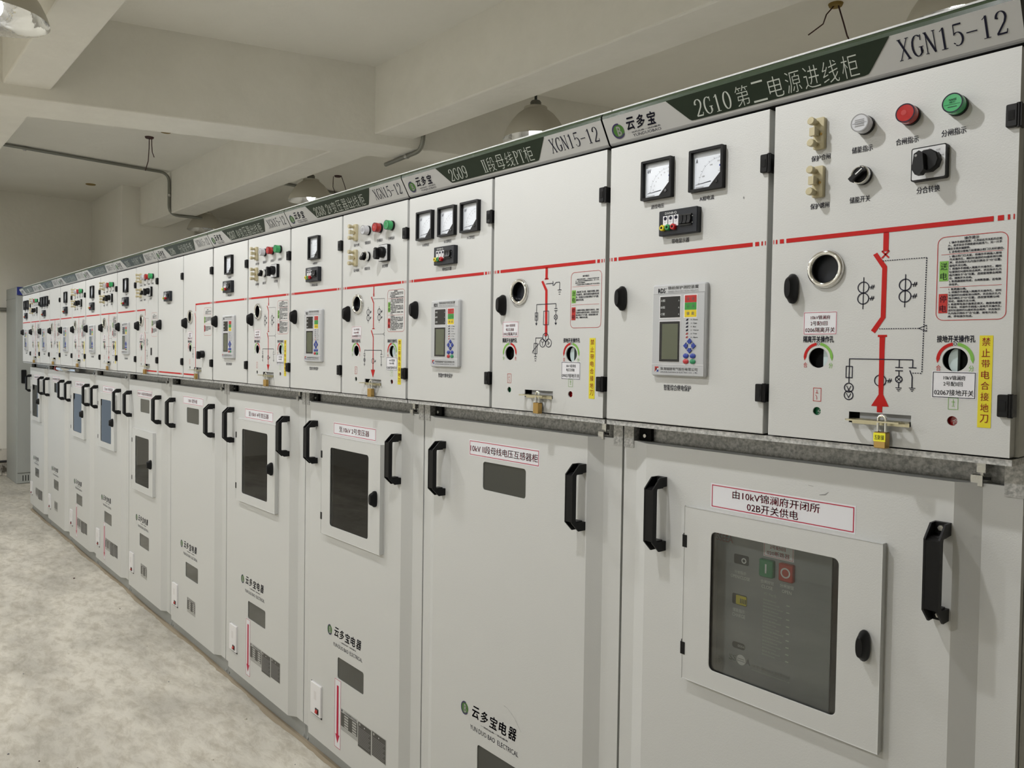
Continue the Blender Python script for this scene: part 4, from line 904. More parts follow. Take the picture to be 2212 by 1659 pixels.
def button_mesh(mat, sym):
    b = MB(); b.rbox(-0.0142, 0.0142, -0.008, 0, -0.0162, 0.0162, 0.003, mat, 4, 0.0015)
    if sym == 'I': b.rect(-0.0016, 0.0016, -0.0085, 0.0085, -0.0084, 'white_ink')
    else: b.arc(0, 0, 0.0068, 0.0094, -0.0084, 'white_ink', n=28)
    return b.mesh('push_button', 40)
def lever_mesh(): b = MB(); b.rbox(-0.013, 0.013, -0.012, 0.028, -0.050, 0.050, 0.005, 'breaker_red', 4, 0.003); b.prism([(-0.010, -0.048), (0.013, -0.048), (0.013, -0.075), (0.004, -0.066)], 'y', 0.0, 0.02, 'breaker_red'); return b.mesh('charging_lever', 40)

# ------------------------------------------------------------------ stickers
def sticker_mesh(w, h, lines, rim='sticker_red', ink='sticker_red', bg='label_white', rimw=0.0016, inset=0.0025):
    """lines: (text, x0, x1, z0, z1) as shares of the sticker, measured from its lower left corner; its origin is the centre"""
    b = MB(); b.box(-w / 2, w / 2, -0.0004, -0.00005, -h / 2, h / 2, bg)
    if rim: b.frame(-w / 2 + inset, w / 2 - inset, -h / 2 + inset, h / 2 - inset, rimw, -0.0007, rim)
    for t, x0, x1, z0, z1 in lines: b.text(t, -w / 2 + w * x0, -w / 2 + w * x1, -h / 2 + h * z0, -h / 2 + h * z1, -0.0008, ink, 0.008)
    return b.mesh('sticker')
def yellow_mesh():
    b = MB(); w, h = 0.017, 0.130; b.box(-w / 2, w / 2, -0.0005, -0.00005, -h / 2, h / 2, 'label_yellow')
    for i, ch in enumerate('\u7981\u6b62\u5e26\u7535\u5408\u63a5\u5730\u5200'): z = h / 2 - 0.0155 * i - 0.0145; b.text(ch, -0.0052, 0.0052, z, z + 0.0115, -0.0009, 'lens_red', 0.004)
    return b.mesh('warning_strip')
def arrow_mesh():
    b = MB(); w, h = 0.042, 0.234; b.box(-w / 2, w / 2, -0.0005, -0.00005, -h / 2, h / 2, 'label_white'); b.frame(-w / 2 + 0.001, w / 2 - 0.001, -h / 2 + 0.001, h / 2 - 0.001, 0.0015, -0.0008, 'sticker_red')
    b.rect(-0.0065, 0.0065, -0.072, 0.096, -0.0009, 'sticker_red'); b.flat([(-0.014, -0.070), (0.014, -0.070), (0, -0.100)], -0.0009, 'sticker_red')
    return b.mesh('arrow_sticker')
def logo_mesh():
    b = MB(); yf = lambda z: YC - 0.0005
    emblem(b, 0.231, lz(-951), 0.0160, 1.12, yf)
    for i, ch in enumerate('\u4e91\u591a\u5b9d\u7535\u5668'): b.text(ch, 0.2605 + 0.0366 * i, 0.2905 + 0.0366 * i, lz(-963), lz(-932), YC - 0.0005, 'black_ink', 0.03, 0.15)
    b.text('\u4e00\u6d41\u7684\u54c1\u8d28\u4e00\u6d41\u7684\u670d\u52a1', 0.300, 0.408, lz(-975.5), lz(-971), YC - 0.0005, 'black_ink', 0.02)
    b.text('YUN DUO BAO  ELECTRICAL', 0.2555, 0.447, lz(-998), lz(-985.5), YC - 0.0005, 'black_ink')
    return b.mesh('maker_lettering')
def plate_mesh(k):
    b = MB()
    if k == 0:
        w, h = 0.111, 0.072; b.box(-w / 2, w / 2, -0.0006, -0.00005, -h / 2, h / 2, 'nameplate_light'); b.rect(-w / 2 + 0.002, w / 2 - 0.002, -h / 2 + 0.014, h / 2 - 0.012, -0.0009, 'nameplate_dark')
        b.text('\u6237\u5185\u4ea4\u6d41\u9ad8\u538b\u5f00\u5173\u8bbe\u5907', -0.030, 0.050, h / 2 - 0.010, h / 2 - 0.003, -0.0009, 'black_ink', 0.02); b.disc(-0.047, h / 2 - 0.006, 0.004, -0.0009, 'black_ink', 12)
        for i in range(5):
            for x in (-0.030, 0.022): b.rect(x, x + 0.026, h / 2 - 0.021 - 0.0088 * i, h / 2 - 0.0155 - 0.0088 * i, -0.0012, 'nameplate_light')
        for i in range(2): b.rect(-0.050, 0.050, -h / 2 + 0.003 + 0.005 * i, -h / 2 + 0.0042 + 0.005 * i, -0.0009, 'grey_ink')
    else:
        w, h = 0.083, 0.083 if k == 1 else 0.079; b.box(-w / 2, w / 2, -0.0006, -0.00005, -h / 2, h / 2, 'nameplate_light'); b.rect(-w / 2 + 0.002, w / 2 - 0.002, -h / 2 + 0.002, h / 2 - 0.002, -0.0009, 'nameplate_dark')
        b.disc(0, h / 2 - 0.010, 0.0022, -0.0012, 'device_white', 10); b.disc(-0.029, h / 2 - 0.008, 0.004, -0.0012, 'nameplate_light', 10)
        for i in range(11): b.rect(-w / 2 + 0.004, w / 2 - 0.004 - 0.006 * (i % 3), h / 2 - 0.0205 - 0.0052 * i, h / 2 - 0.0190 - 0.0052 * i, -0.0012, 'grey_ink')
    return b.mesh('nameplate')

# ------------------------------------------------------------------ the room
ZS, ZBM, ZCB = H0 + 1.70, H0 + 1.30, H0 + 1.24        # slab, long beams, cross beam
XW, XE, YN, YF = -10.08, 4.6, 3.3, -3.4
b = MB(); b.box(XW - 0.2, XE + 0.2, YF - 0.2, YN + 0.2, -0.1, 0.0, 'concrete_floor'); struct(b.build('floor'))
b = MB(); b.box(XW - 0.2, XE + 0.2, YF - 0.2, YN + 0.2, ZS, ZS + 0.25, 'wall_paint'); struct(b.build('ceiling'))
b = MB(); b.sheet([(YF, 0), (YN, 0), (YN, ZS), (YF, ZS)], [[(-1.36, 0.004), (-0.42, 0.004), (-0.42, 2.1), (-1.36, 2.1)]], 0, 0.2, 'wall_paint')     # open doorway at the end of the aisle
b.v = [(XW - v[1], v[0], v[2]) for v in b.v]; struct(b.build('wall_left'))
b = MB(); b.sheet([(-1.41, 0.0), (-0.37, 0.0), (-0.37, 2.15), (-1.41, 2.15)], [[(-1.36, 0.002), (-0.42, 0.002), (-0.42, 2.1), (-1.36, 2.1)]], 0, 0.22, 'far_cabinet')
b.v = [(XW + 0.01 - v[1], v[0], v[2]) for v in b.v]; struct(b.build('door_1'))
b = MB(); b.box(XE, XE + 0.2, YF, YN, 0, ZS, 'wall_paint'); struct(b.build('wall_right'))
b = MB(); b.box(XW - 0.2, XE + 0.2, YN, YN + 0.2, 0, ZS, 'wall_paint'); struct(b.build('wall_back'))
b = MB(); b.box(XW - 0.2, XE + 0.2, YF - 0.2, YF, 0, ZS, 'wall_paint'); struct(b.build('wall_front'))
b = MB(); b.box(XW, -8.80, 1.04, 1.78, 0, ZS, 'wall_paint'); struct(b.build('trim_1'))                      # pier at the far end
b = MB(); b.box(-8.80, XE, 1.216, 1.450, ZBM, ZS + 0.05, 'beam_paint'); struct(b.build('trim_2', bevel=0.008))         # long beam over the cabinets
b = MB(); b.box(XW, XE, -0.59, -0.39, ZBM, ZS + 0.05, 'beam_paint'); struct(b.build('trim_3', bevel=0.008))          # long beam over the aisle
b = MB()                                                                                                    # cross beam, a little askew
nx = lambda y: -4.40 + 0.29 * y
fx = lambda y: -4.76 + 0.33 * y
b.prism([(nx(YF), YF), (nx(YN), YN), (fx(YN), YN), (fx(YF), YF)], 'z', ZCB, ZS + 0.05, 'beam_paint'); struct(b.build('trim_4', bevel=0.008))
b = MB(); b.box(XW, XW + 0.004, -0.36, 0.8, 0.0, 0.30, 'dirty_wall'); struct(b.build('baseboard_left'))
# yellow and black tape along the walls
def tape(name, x0, x1, y0, y1, z0, z1, along, step=0.30):
    b = MB(); a, e = (x0, x1) if along == 'x' else (y0, y1); i = 0; t = a
    while t < e:
        u = min(e, t + step); mm = 'tape_yellow' if i % 2 else 'cable_black'
        if along == 'x': b.box(t, u, y0, y1, z0, z1, mm)
        else: b.box(x0, x1, t, u, z0, z1, mm)
        t = u; i += 1
    return struct(b.build(name))
tape('trim_5', XW, XW + 0.003, -0.36, 0.120, 0.388, 0.425, 'y', 0.29)
tape('trim_6', XW, XE, YF, YF + 0.003, 0.39, 0.47, 'x', 0.42)

# crumbling mortar fillet where the row of cabinets meets the floor
b = MB(); n = 260; x0, x1 = -7.84, X_END; vs = []
for i in range(n + 1):
    x = x0 + (x1 - x0) * i / n; w = 0.016 + 0.005 * math.sin(i * 0.117) + 0.004 * math.sin(i * 0.293 + 1) + random.uniform(-0.003, 0.003)
    h = 0.009 + 0.004 * math.sin(i * 0.13 + 2)
    vs += [(x, 0.0735, h), (x, 0.0735 - 0.5 * w, h * 0.75), (x, 0.0735 - w, 0.0005)]
b.add(vs, [(3 * i + k, 3 * i + k + 1, 3 * i + k + 4, 3 * i + k + 3) for i in range(n) for k in (0, 1)], 'caulk_brown'); struct(b.build('trim_7'))

# ------------------------------------------------------------------ one cabinet
def sub(name, key, fn, parent, loc=(0, 0, 0), bevel=0, rot=None): return put(name, cached(key, fn), parent, loc, bevel, rot)
def print_on(parent, t, u0, v0, u1, v1, side, name='printed_caption'):
    key = ('cap', t, u0, v0, side)
    def mk(): d = Dg(side); d.tx(t, u0, v0, u1, v1, bold=0.02); return d.b.mesh(name)
    return sub(name, key, mk, parent)
GROUP = 'white switchgear cabinets in the long row'

def cabinet(n, label, header, left, right, stick, lower, isol, earth):
    root = thing('switchgear_cabinet', label, 'switchgear cabinet', (X_END - (11 - n) * PITCH, 0, 0), GROUP)
    # carcass
    def body():
        b = MB()
        b.box(0.001, 0.749, 0.022, 0.95, 1.305, 1.9475, 'powder_coat_side'); b.box(0.001, 0.749, 0.006, 0.95, 1.9475, 1.9505, 'powder_coat'); b.box(0.001, 0.749, 0.0212, 0.022, 1.93, 1.9475, 'black_void'); b.box(0.001, 0.749, 0.0203, 0.022, 1.867, 1.880, 'black_void')  # black strips paint in the shadow gaps above and below the header
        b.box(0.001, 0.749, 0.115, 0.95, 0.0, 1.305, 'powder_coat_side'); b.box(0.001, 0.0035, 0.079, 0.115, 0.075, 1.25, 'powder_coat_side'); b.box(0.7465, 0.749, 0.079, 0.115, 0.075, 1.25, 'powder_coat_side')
        return b.mesh('carcass')
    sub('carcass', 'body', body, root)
    def rail():
        b = MB(); b.box(0.003, 0.747, 0.004, 0.115, 1.2935, 1.3025, 'galvanised'); b.box(0.028, 0.747, 0.090, 0.114, 1.245, 1.2935, 'galvanised')
        b.box(0.002, 0.0285, 0.062, 0.090, 1.242, 1.2935, 'galvanised'); b.box(0.722, 0.748, 0.062, 0.090, 1.242, 1.2935, 'galvanised')
        b.box(0.030, 0.060, 0.080, 0.092, 1.2575, 1.2930, 'black_void'); b.lathe((0.046, 0.080, 1.268), [(0.005, 0), (0.004, 0.004)], 'steel', 8)  # black box paints in the dark recess beside the left post
        return b.mesh('frame_rail')
    rl = sub('frame_rail', 'rail', rail, root)
    sub('door_clip', 'clip', clip_mesh, rl, (0.690, 0.072, 1.2545))
    def plinth():
        b = MB(); b.box(0.0015, 0.7485, 0.074, 0.10, 0.0, 0.080, 'plinth_paint'); return b.mesh('plinth')
    pl = sub('plinth', 'plinth', plinth, root)
    for x in (0.016, 0.734): sub('bolt', 'bolt', bolt_mesh, pl, (x, 0.074, 0.020))
    # header
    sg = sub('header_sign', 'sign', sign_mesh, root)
    sub('maker_lettering', 'hc', header_common_mesh, sg)
    sub('model_lettering', 'hm', model_mesh, sg)
    for part in header: b = MB(); header_text(b, [part]); b.build('header_lettering', sg)
    # ---- left (instrument) door
    dl = sub('instrument_door', 'dl', left_door_mesh, root, bevel=0.0015)
    sub('busbar_stripe', ('stripe', left['stripe']), lambda: stripe_mesh(left['stripe']), dl) if left['stripe'] else None
    sub('latch_knob', 'knob', knob_mesh, dl, (dx('L', 42), 0, dz(313.5)))
    for v in (94, 491.5): sub('hinge', 'hinge', hinge_mesh, dl, (dx('L', 368), 0, dz(v)))
    for u, v, unit, cap in left['meters']:
        mt = sub('panel_meter', 'meter', meter_mesh, root, (dx('L', u), 0, dz(v)))
        sub('dial', ('dial', unit), lambda: dial_mesh(unit), mt)
        if cap: print_on(dl, cap, u - 18, v + 47.5, u + 14, v + 56, 'L')
    if left['display']:
        u, v = left['display']
        ds = sub('voltage_display', 'disp', display_mesh, root, (dx('L', u), 0, dz(v)))
        for i, mm in enumerate(('jack_yellow', 'jack_green', 'jack_red')): sub('test_jack', ('jack', mm), lambda: jack_mesh(mm), ds, (-0.0323 + 0.0126 * i, -0.013, -0.0095))
        sub('rocker_switches', 'rocker', rocker_mesh, ds, (0.0195, -0.013, 0.001))
        print_on(dl, '\u5e26\u7535\u663e\u793a\u5668', u - 22, v + 30, u + 19, v + 39, 'L')
    if left['relay']:
        rp = sub('protection_relay', 'relay', relay_mesh, root, (dx('L', 187), 0, dz(380)))
        sub('relay_screen', 'rscr', relay_screen_mesh, rp); sub('relay_keypad', 'rkey', relay_keys_mesh, rp)
        print_on(dl, left['relay'], 149, 485, 213, 496.5, 'L')
    if n == 10:
        b = MB(); b.disc(dx('L', 318), dz(146), 0.0013, -EPS, 'grey_ink', 9, 0.0022); b.build('scuff_mark', dl)
    # ---- right (mimic) door
    kind = right['kind']; sh = -23 if kind == 'pt' else 0
    dr = sub('mimic_door', ('dr', kind), lambda: right_door_mesh(kind), root, bevel=0.0)
    sub('mimic_diagram', ('mimic', kind), lambda: diagram(kind), dr)
    for w_ in ('isolator', 'isolator_symbol') + (('earthing', 'earthing_symbol') if kind in ('incoming', 'feeder', 'pt') else ()):
        sub('printed_symbol' if 'symbol' in w_ else 'hole_scale', ('hs', w_, sh, kind in ('pt', 'feeder')), lambda: hole_scale(w_, sh, kind in ('pt', 'feeder')), dr)
    sub('instruction_print', ('ins', kind in ('pt', 'riser', 'coupler')), lambda: instruction_mesh(kind in ('pt', 'riser', 'coupler')), dr)
    sub('latch_knob', 'knob', knob_mesh, dr, (dx('R', 42), 0, dz(313.5)))
    for v in (94, 491.5): sub('hinge', 'hinge', hinge_mesh, dr, (dx('R', 365.6), 0, dz(v)))
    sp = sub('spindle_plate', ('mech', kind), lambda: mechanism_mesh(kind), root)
    sub('lock_tongue', ('tongue', kind), lambda: lock_plate_mesh(kind), sp)
    po = sub('viewing_port', 'port', port_mesh, root, (dx('R', 97), 0, dz(284))); sub('port_glass', 'portg', port_glass_mesh, po)
    if right['controls']:
        for u, mm, t in ((156, 'lens_white', '\u50a8\u80fd\u6307\u793a'), (223.6, 'lens_red', '\u5408\u95f8\u6307\u793a'), (288, 'lens_green', '\u5206\u95f8\u6307\u793a')):
            lp = sub('indicator_lamp', 'lampb', lamp_body_mesh, root, (dx('R', u), 0, dz(64))); sub('lens', ('lens', mm), lambda: lamp_lens_mesh(mm), lp)
            print_on(dr, t, u - 21, 94.5, u + 12, 104.5, 'R')
        sw = sub('selector_switch', 'sel', selector_mesh, root, (dx('R', 154), 0, dz(142))); sub('knob', 'selk', selector_knob_mesh, sw); print_on(dr, '\u50a8\u80fd\u5f00\u5173', 133.5, 173, 166, 183, 'R')
        cs = sub('changeover_switch', 'chg', changeover_mesh, root, (dx('R', 254), 0, dz(140.5))); sub('knob', 'chgk', changeover_knob_mesh, cs); print_on(dr, '\u5206\u5408\u8f6c\u6362', 234.5, 172.5, 267, 182.5, 'R')
        for v, t in ((62.5, '\u4fdd\u62a4\u5408\u95f8'), (141, '\u4fdd\u62a4\u8df3\u95f8')):
            lk = sub('link_terminal', 'link', link_mesh, root, (dx('R', 80), 0, dz(v)))
            for s_ in (1, -1): sub('stud', 'stud', stud_mesh, lk, (-0.002, 0, s_ * 0.0175))
            print_on(dr, t, 67.5, v + 33.5, 100, v + 43, 'R')
    if kind == 'riser': sub('selector_switch', 'chgk2', changeover_knob_mesh, root, (dx('R', 262), 0.008, dz(455)))
    if kind == 'coupler':
        def key_slot(): b = MB(); b.box(-0.009, 0.009, -0.002, 0, -0.019, 0.019, 'black_plastic'); return b.mesh('key_interlock')
        sub('key_interlock', 'keyslot', key_slot, root, (dx('R', 262), 0, dz(448)))
    # stickers on the mimic door
    if isol:
        L3 = [(t, a, c, z0, z1) for t, (a, c, z0, z1) in zip(isol, ((0.22, 0.80, 0.66, 0.84), (0.22, 0.72, 0.40, 0.58), (0.06, 0.94, 0.10, 0.32)))]
        b0 = put('isolator_sticker', sticker_mesh(0.0575, 0.038, L3, rimw=0.0007, inset=0.001), root, (dx('R', 89.3 + sh), 0, dz(372)))
    if earth:
        L3 = [(t, a, c, z0, z1) for t, (a, c, z0, z1) in zip(earth, ((0.27, 0.76, 0.68, 0.85), (0.27, 0.70, 0.46, 0.62), (0.06, 0.95, 0.11, 0.33)))]
        put('earthing_sticker', sticker_mesh(0.059, 0.0395, L3, 'black_ink', 'black_ink', rimw=0.0009, inset=0.0012), root, (dx('R', 293 + sh), 0, dz(465.5)))
        sub('warning_strip', 'ystrip', yellow_mesh, root, (dx('R', 333.5), 0, dz(459)))
    # ---- lower door
    win = []
    for w_ in lower['win']:
        if w_ == 'top': win.append(('pane', 0.294, 0.459, lz(-355), lz(-282)))
        elif w_ == 'low': win.append(('pane', 0.286, 0.456, lz(-1100), lz(-1028)))
        else: win.append(('frame', 0.215, 0.540, lz(w_ - 318), lz(w_ - 20)))
    ld = sub('lower_door', ('ld', tuple(win)), lambda: lower_mesh(win), root)
    for x, z in ((0.1205, -320), (0.648, -320)): sub('handle', 'handle', handle_mesh, ld, (x, YC, lz(z)))
    for kind2, x0, x1, a, c in win:
        if kind2 == 'pane': sub('window_pane', ('pane', round(c - a, 4)), lambda: pane_mesh(x1 - x0 + 0.012, c - a + 0.012), ld, ((x0 + x1) / 2, YC + 0.0022, (a + c) / 2))
    if lower['sticker']:
        x0, x1, za, zb, lines = lower['sticker']; put('name_sticker', sticker_mesh((x1 - x0) / 1000, (za - zb) / 1000, lines), root, ((x0 + x1) / 2000, YC, lz((za + zb) / 2)))
    if n == 10:
        b = MB(); b.line([(0.452, lz(-234)), (0.462, lz(-232)), (0.468, lz(-227))], [0.0008, 0.0016, 0.0006], YC - EPS, 'grey_ink'); b.line([(0.432, lz(-220)), (0.441, lz(-221))], 0.0006, YC - EPS, 'grey_ink'); b.build('scuff_mark', ld)
    if n == 9:
        b = MB(); b.line([(0.391, lz(-888)), (0.405, lz(-890)), (0.432, lz(-906)), (0.456, lz(-931))], [0.0012, 0.0005, 0.0006, 0.0004], YC - EPS, 'grey_ink'); b.build('scuff_mark', ld)
    if lower['logo']: sub('maker_lettering', 'logo', logo_mesh, ld)
    if lower['module']:
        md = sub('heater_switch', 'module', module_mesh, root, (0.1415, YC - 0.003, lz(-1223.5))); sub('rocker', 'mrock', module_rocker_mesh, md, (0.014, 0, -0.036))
    if lower['arrow']: sub('arrow_sticker', 'arrow', arrow_mesh, root, (0.2905, YC, lz(-1220.5)))
    for i in range(lower['plates']): sub('nameplate', ('plate', i), lambda: plate_mesh(i), ld, ((0.367, 0.466, 0.552)[i], YC, lz((-1228, -1235, -1231)[i])))
    for w_ in lower['win']:
        if isinstance(w_, str): continue
        fr = sub('inspection_window', 'frame', frame_mesh, root, (FX0, 0.030, lz(w_)), bevel=0.001)
        sub('glass_pane', 'glass', glass_mesh, fr)
        for z in (-0.068, -0.279): sub('hinge', 'shinge', small_hinge_mesh, fr, (0, 0.002, z))
        sub('latch_knob', 'knob', knob_mesh, fr, (0.355, 0, -0.168))
        if lower['breaker']:
            bf = sub('breaker_front', 'brk', breaker_mesh, root, (0, 0, H0))
            sub('push_button', 'btnI', lambda: button_mesh('key_green', 'I'), bf, (kx(360.5), YB, kz_(-379.5))); sub('push_button', 'btnO', lambda: button_mesh('breaker_red', 'O'), bf, (kx(398.5), YB, kz_(-379)))
            sub('charging_lever', 'lever', lever_mesh, bf, (0.495, YB - 0.006, -0.428))
        else:
            def bare(): b = MB(); b.box(0.200, 0.550, 0.098, 0.102, -0.33, -0.01, 'breaker_grey'); return b.mesh('inner_plate')
            sub('inner_plate', 'bare', bare, root, (0, 0, lz(w_)))
    return root

def padlock(n, label, rz, tag_=False, sh=0, tilt=0.0):
    x = X_END - (11 - n) * PITCH + dx('R', (141 + sh) + 65); z = dz(524) + 0.001
    t = thing('padlock', label, 'padlock', (x, -0.012, z), 'brass padlocks on the mimic doors', rz)
    def sh_mesh():
        b = MB(); r = 0.0060; p = [(-r, 0, -0.020)] + [(r * math.cos(a), 0, 0.001 + r * math.sin(a)) for a in [PI * (1 - i / 10.0) for i in range(11)]] + [(r, 0, -0.020)]
        b.tube([(q[0] - r - 0.0025, q[1], q[2]) for q in p], 0.0021, 'chrome', 10); return b.mesh('shackle', 60)
    def bd_mesh(): b = MB(); b.rbox(-0.0180, 0.0010, -0.0058, 0.0058, -0.043, -0.018, 0.002, 'brass', 4, 0.001); return b.mesh('lock_body', 40)
    sub('shackle', 'shk', sh_mesh, t); bd = sub('lock_body', 'lbd', bd_mesh, t)
    if tag_:
        b = MB(); b.box(-0.0181, 0.0008, -0.0063, -0.0057, -0.0325, -0.0195, 'tag_yellow')
        b.text('\u4e94\u9632\u9501', -0.0165, -0.001, -0.030, -0.0225, -0.0065, 'black_ink', 0.02)
        b.build('tag', bd)
    return t

# ------------------------------------------------------------------ cabinet data
LS = {'meters': [(185, 84, 'A', 'A\u76f8\u7535\u6d41')], 'display': (183.5, 174), 'relay': '\u667a\u80fd\u7efc\u5408\u7ee7\u7535\u4fdd\u62a4', 'stripe': 'full'}
CV = {'meters': [(127, 84, 'kV', '\u8fdb\u7ebf\u7535\u538b'), (242, 84, 'A', 'A\u76f8\u7535\u6d41')], 'display': (183.5, 174), 'relay': '\u667a\u80fd\u7efc\u5408\u7ee7\u7535\u4fdd\u62a4', 'stripe': 'full'}
PT = {'meters': [(84.5, 84, 'kV', 'A-B\u7ebf\u7535\u538b'), (186, 84, 'kV', 'B-C\u7ebf\u7535\u538b'), (285, 84, 'kV', 'A-C\u7ebf\u7535\u538b')], 'display': (183.5, 174), 'relay': '\u667a\u80fdPT\u7ee7\u7535\u4fdd\u62a4', 'stripe': 'full'}
RS = {'meters': [], 'display': (166, 178), 'relay': None, 'stripe': 'low'}
one = lambda t, a, c: [(t, a, c, 0.26, 0.72)]
low = lambda win, st, brk=False, arrow=False, plates=1, logo=True, module=True: {'win': win, 'sticker': st, 'breaker': brk, 'arrow': arrow, 'plates': plates, 'logo': logo, 'module': module}
FEED = lambda code, t: [(code, 0.205, 0.277), (t, 0.288, 0.530)]
iso = lambda a, c, e: (a, c, e)
cabinet(10, 'white switchgear cabinet marked 2G10, nearest of the row, one voltmeter and one ammeter', [('2G10', 0.220, 0.300), ('\u7b2c\u4e8c\u7535\u6e90\u8fdb\u7ebf\u67dc', 0.306, 0.529)], CV, {'kind': 'incoming', 'controls': True}, None,
        low([-294], (236, 515, -243, -290, [('\u753110kV\u9526\u6f9c\u5e9c\u5f00\u95ed\u6240', 0.17, 0.78, 0.52, 0.86), ('02B\u5f00\u5173\u4f9b\u7535', 0.28, 0.64, 0.12, 0.46)]), True, plates=0, logo=False, module=False),
        ('10kV\u9526\u6f9c\u5e9c', '2\u53f7\u914d\u2161\u56de', '0206\u9694\u79bb\u5f00\u5173'), ('10kV\u9526\u6f9c\u5e9c', '2\u53f7\u914d\u2161\u56de', '02067\u63a5\u5730\u5f00\u5173'))
cabinet(9, 'white switchgear cabinet marked 2G09, three square voltmeters, small window in its lower door', [('2G09', 0.208, 0.283), ('\u2161\u6bb5\u6bcd\u7ebfPT\u67dc', 0.345, 0.531)], PT, {'kind': 'pt', 'controls': False}, None,
        low(['top', 'low'], (236, 507, -230, -272, one('10kV \u2161\u6bb5\u6bcd\u7ebf\u7535\u538b\u4e92\u611f\u5668\u67dc', 0.02, 0.98)), plates=0, module=False),
        ('10kV \u2161\u6bb5\u6bcd\u7ebf', '\u7535\u538b\u4e92\u611f\u5668', '0902\u9694\u79bb\u5f00\u5173'), ('10kV \u2161\u6bb5\u6bcd\u7ebf', '\u7535\u538b\u4e92\u611f\u5668', '09027\u63a5\u5730\u5f00\u5173'))
cabinet(8, 'white switchgear cabinet marked 2G08, glazed inspection door and sticker for transformer 2', FEED('2G08', '2#\u53d8\u538b\u5668\u51fa\u7ebf\u67dc'), LS, {'kind': 'feeder', 'controls': True}, None,
        low([-287, 'low'], (245, 517, -241, -282, one('\u81f310kV 2\u53f7\u53d8\u538b\u5668', 0.14, 0.85)), True, True, 3),
        ('10kV 2\u53f7\u53d8\u538b\u5668', '10kV\u4fa7', '0208\u9694\u79bb\u5f00\u5173'), ('10kV 2\u53f7\u53d8\u538b\u5668', '10kV\u4fa7', '02087\u63a5\u5730\u5f00\u5173'))
cabinet(7, 'white switchgear cabinet marked 2G07, glazed inspection door and sticker for transformer 4', FEED('2G07', '4#\u53d8\u538b\u5668\u51fa\u7ebf\u67dc'), LS, {'kind': 'feeder', 'controls': True}, None,
        low([-287, 'low'], (245, 515, -241, -282, one('\u81f310kV 4\u53f7\u53d8\u538b\u5668', 0.14, 0.85)), True, True, 3),
        ('10kV 4\u53f7\u53d8\u538b\u5668', '10kV\u4fa7', '0207\u9694\u79bb\u5f00\u5173'), ('10kV 4\u53f7\u53d8\u538b\u5668', '10kV\u4fa7', '02077\u63a5\u5730\u5f00\u5173'))
cabinet(6, 'white switchgear cabinet without any meters, only one small voltage display on its upper doors', [('2G06', 0.215, 0.290), ('\u5206\u6bb5\u63d0\u5347\u67dc', 0.350, 0.530)], RS, {'kind': 'riser', 'controls': False}, None,
        low(['top', 'low'], (243, 515, -229, -268, one('10kV \u63d0\u5347\u67dc', 0.27, 0.72))), ('10kV', '\u63d0\u5347\u67dc', '\u9694\u79bb\u5f00\u5173'), None)
cabinet(5, 'white switchgear cabinet with a glazed inspection door hung low beneath a small window', [('2G05', 0.215, 0.290), ('\u5206\u6bb5\u65ad\u8def\u67dc', 0.350, 0.530)], LS, {'kind': 'coupler', 'controls': True}, None,
        low(['top', -450, 'low'], (240, 510, -234, -272, one('10kV \u2160-\u2161\u6bb5\u6bcd\u7ebf\u8054\u7edc\u67dc', 0.03, 0.97))), ('10kV \u2160\u6bb5', '\u6bcd\u7ebf\u5206\u6bb5', '0205\u9694\u79bb\u5f00\u5173'), None)
cabinet(4, 'white switchgear cabinet with glazed inspection door, fourth from the far end of the row', FEED('2G04', '3#\u53d8\u538b\u5668\u51fa\u7ebf\u67dc'), LS, {'kind': 'feeder', 'controls': True}, None,
        low([-287, 'low'], (250, 515, -241, -282, one('\u81f310kV 3\u53f7\u53d8\u538b\u5668', 0.14, 0.85)), False, True, 3), ('10kV 3\u53f7\u53d8\u538b\u5668', '10kV\u4fa7', '0204\u9694\u79bb\u5f00\u5173'), ('10kV 3\u53f7\u53d8\u538b\u5668', '10kV\u4fa7', '02047\u63a5\u5730\u5f00\u5173'))
cabinet(3, 'white switchgear cabinet with glazed inspection door, third from the far end of the row', FEED('2G03', '1#\u53d8\u538b\u5668\u51fa\u7ebf\u67dc'), LS, {'kind': 'feeder', 'controls': True}, None,
        low([-287, 'low'], (250, 515, -241, -282, one('\u81f310kV 1\u53f7\u53d8\u538b\u5668', 0.14, 0.85)), False, True, 3), ('10kV 1\u53f7\u53d8\u538b\u5668', '10kV\u4fa7', '0203\u9694\u79bb\u5f00\u5173'), ('10kV 1\u53f7\u53d8\u538b\u5668', '10kV\u4fa7', '02037\u63a5\u5730\u5f00\u5173'))
cabinet(2, 'white switchgear cabinet with three voltmeters near the far end, second from the last', [('2G02', 0.208, 0.283), ('\u2160\u6bb5\u6bcd\u7ebfPT\u67dc', 0.345, 0.531)], PT, {'kind': 'pt', 'controls': False}, None,
        low(['top', 'low'], (245, 510, -230, -272, one('10kV \u2160\u6bb5\u6bcd\u7ebf\u7535\u538b\u4e92\u611f\u5668\u67dc', 0.02, 0.98))), ('10kV \u2160\u6bb5\u6bcd\u7ebf', '\u7535\u538b\u4e92\u611f\u5668', '0901\u9694\u79bb\u5f00\u5173'), ('10kV \u2160\u6bb5\u6bcd\u7ebf', '\u7535\u538b\u4e92\u611f\u5668', '09017\u63a5\u5730\u5f00\u5173'))
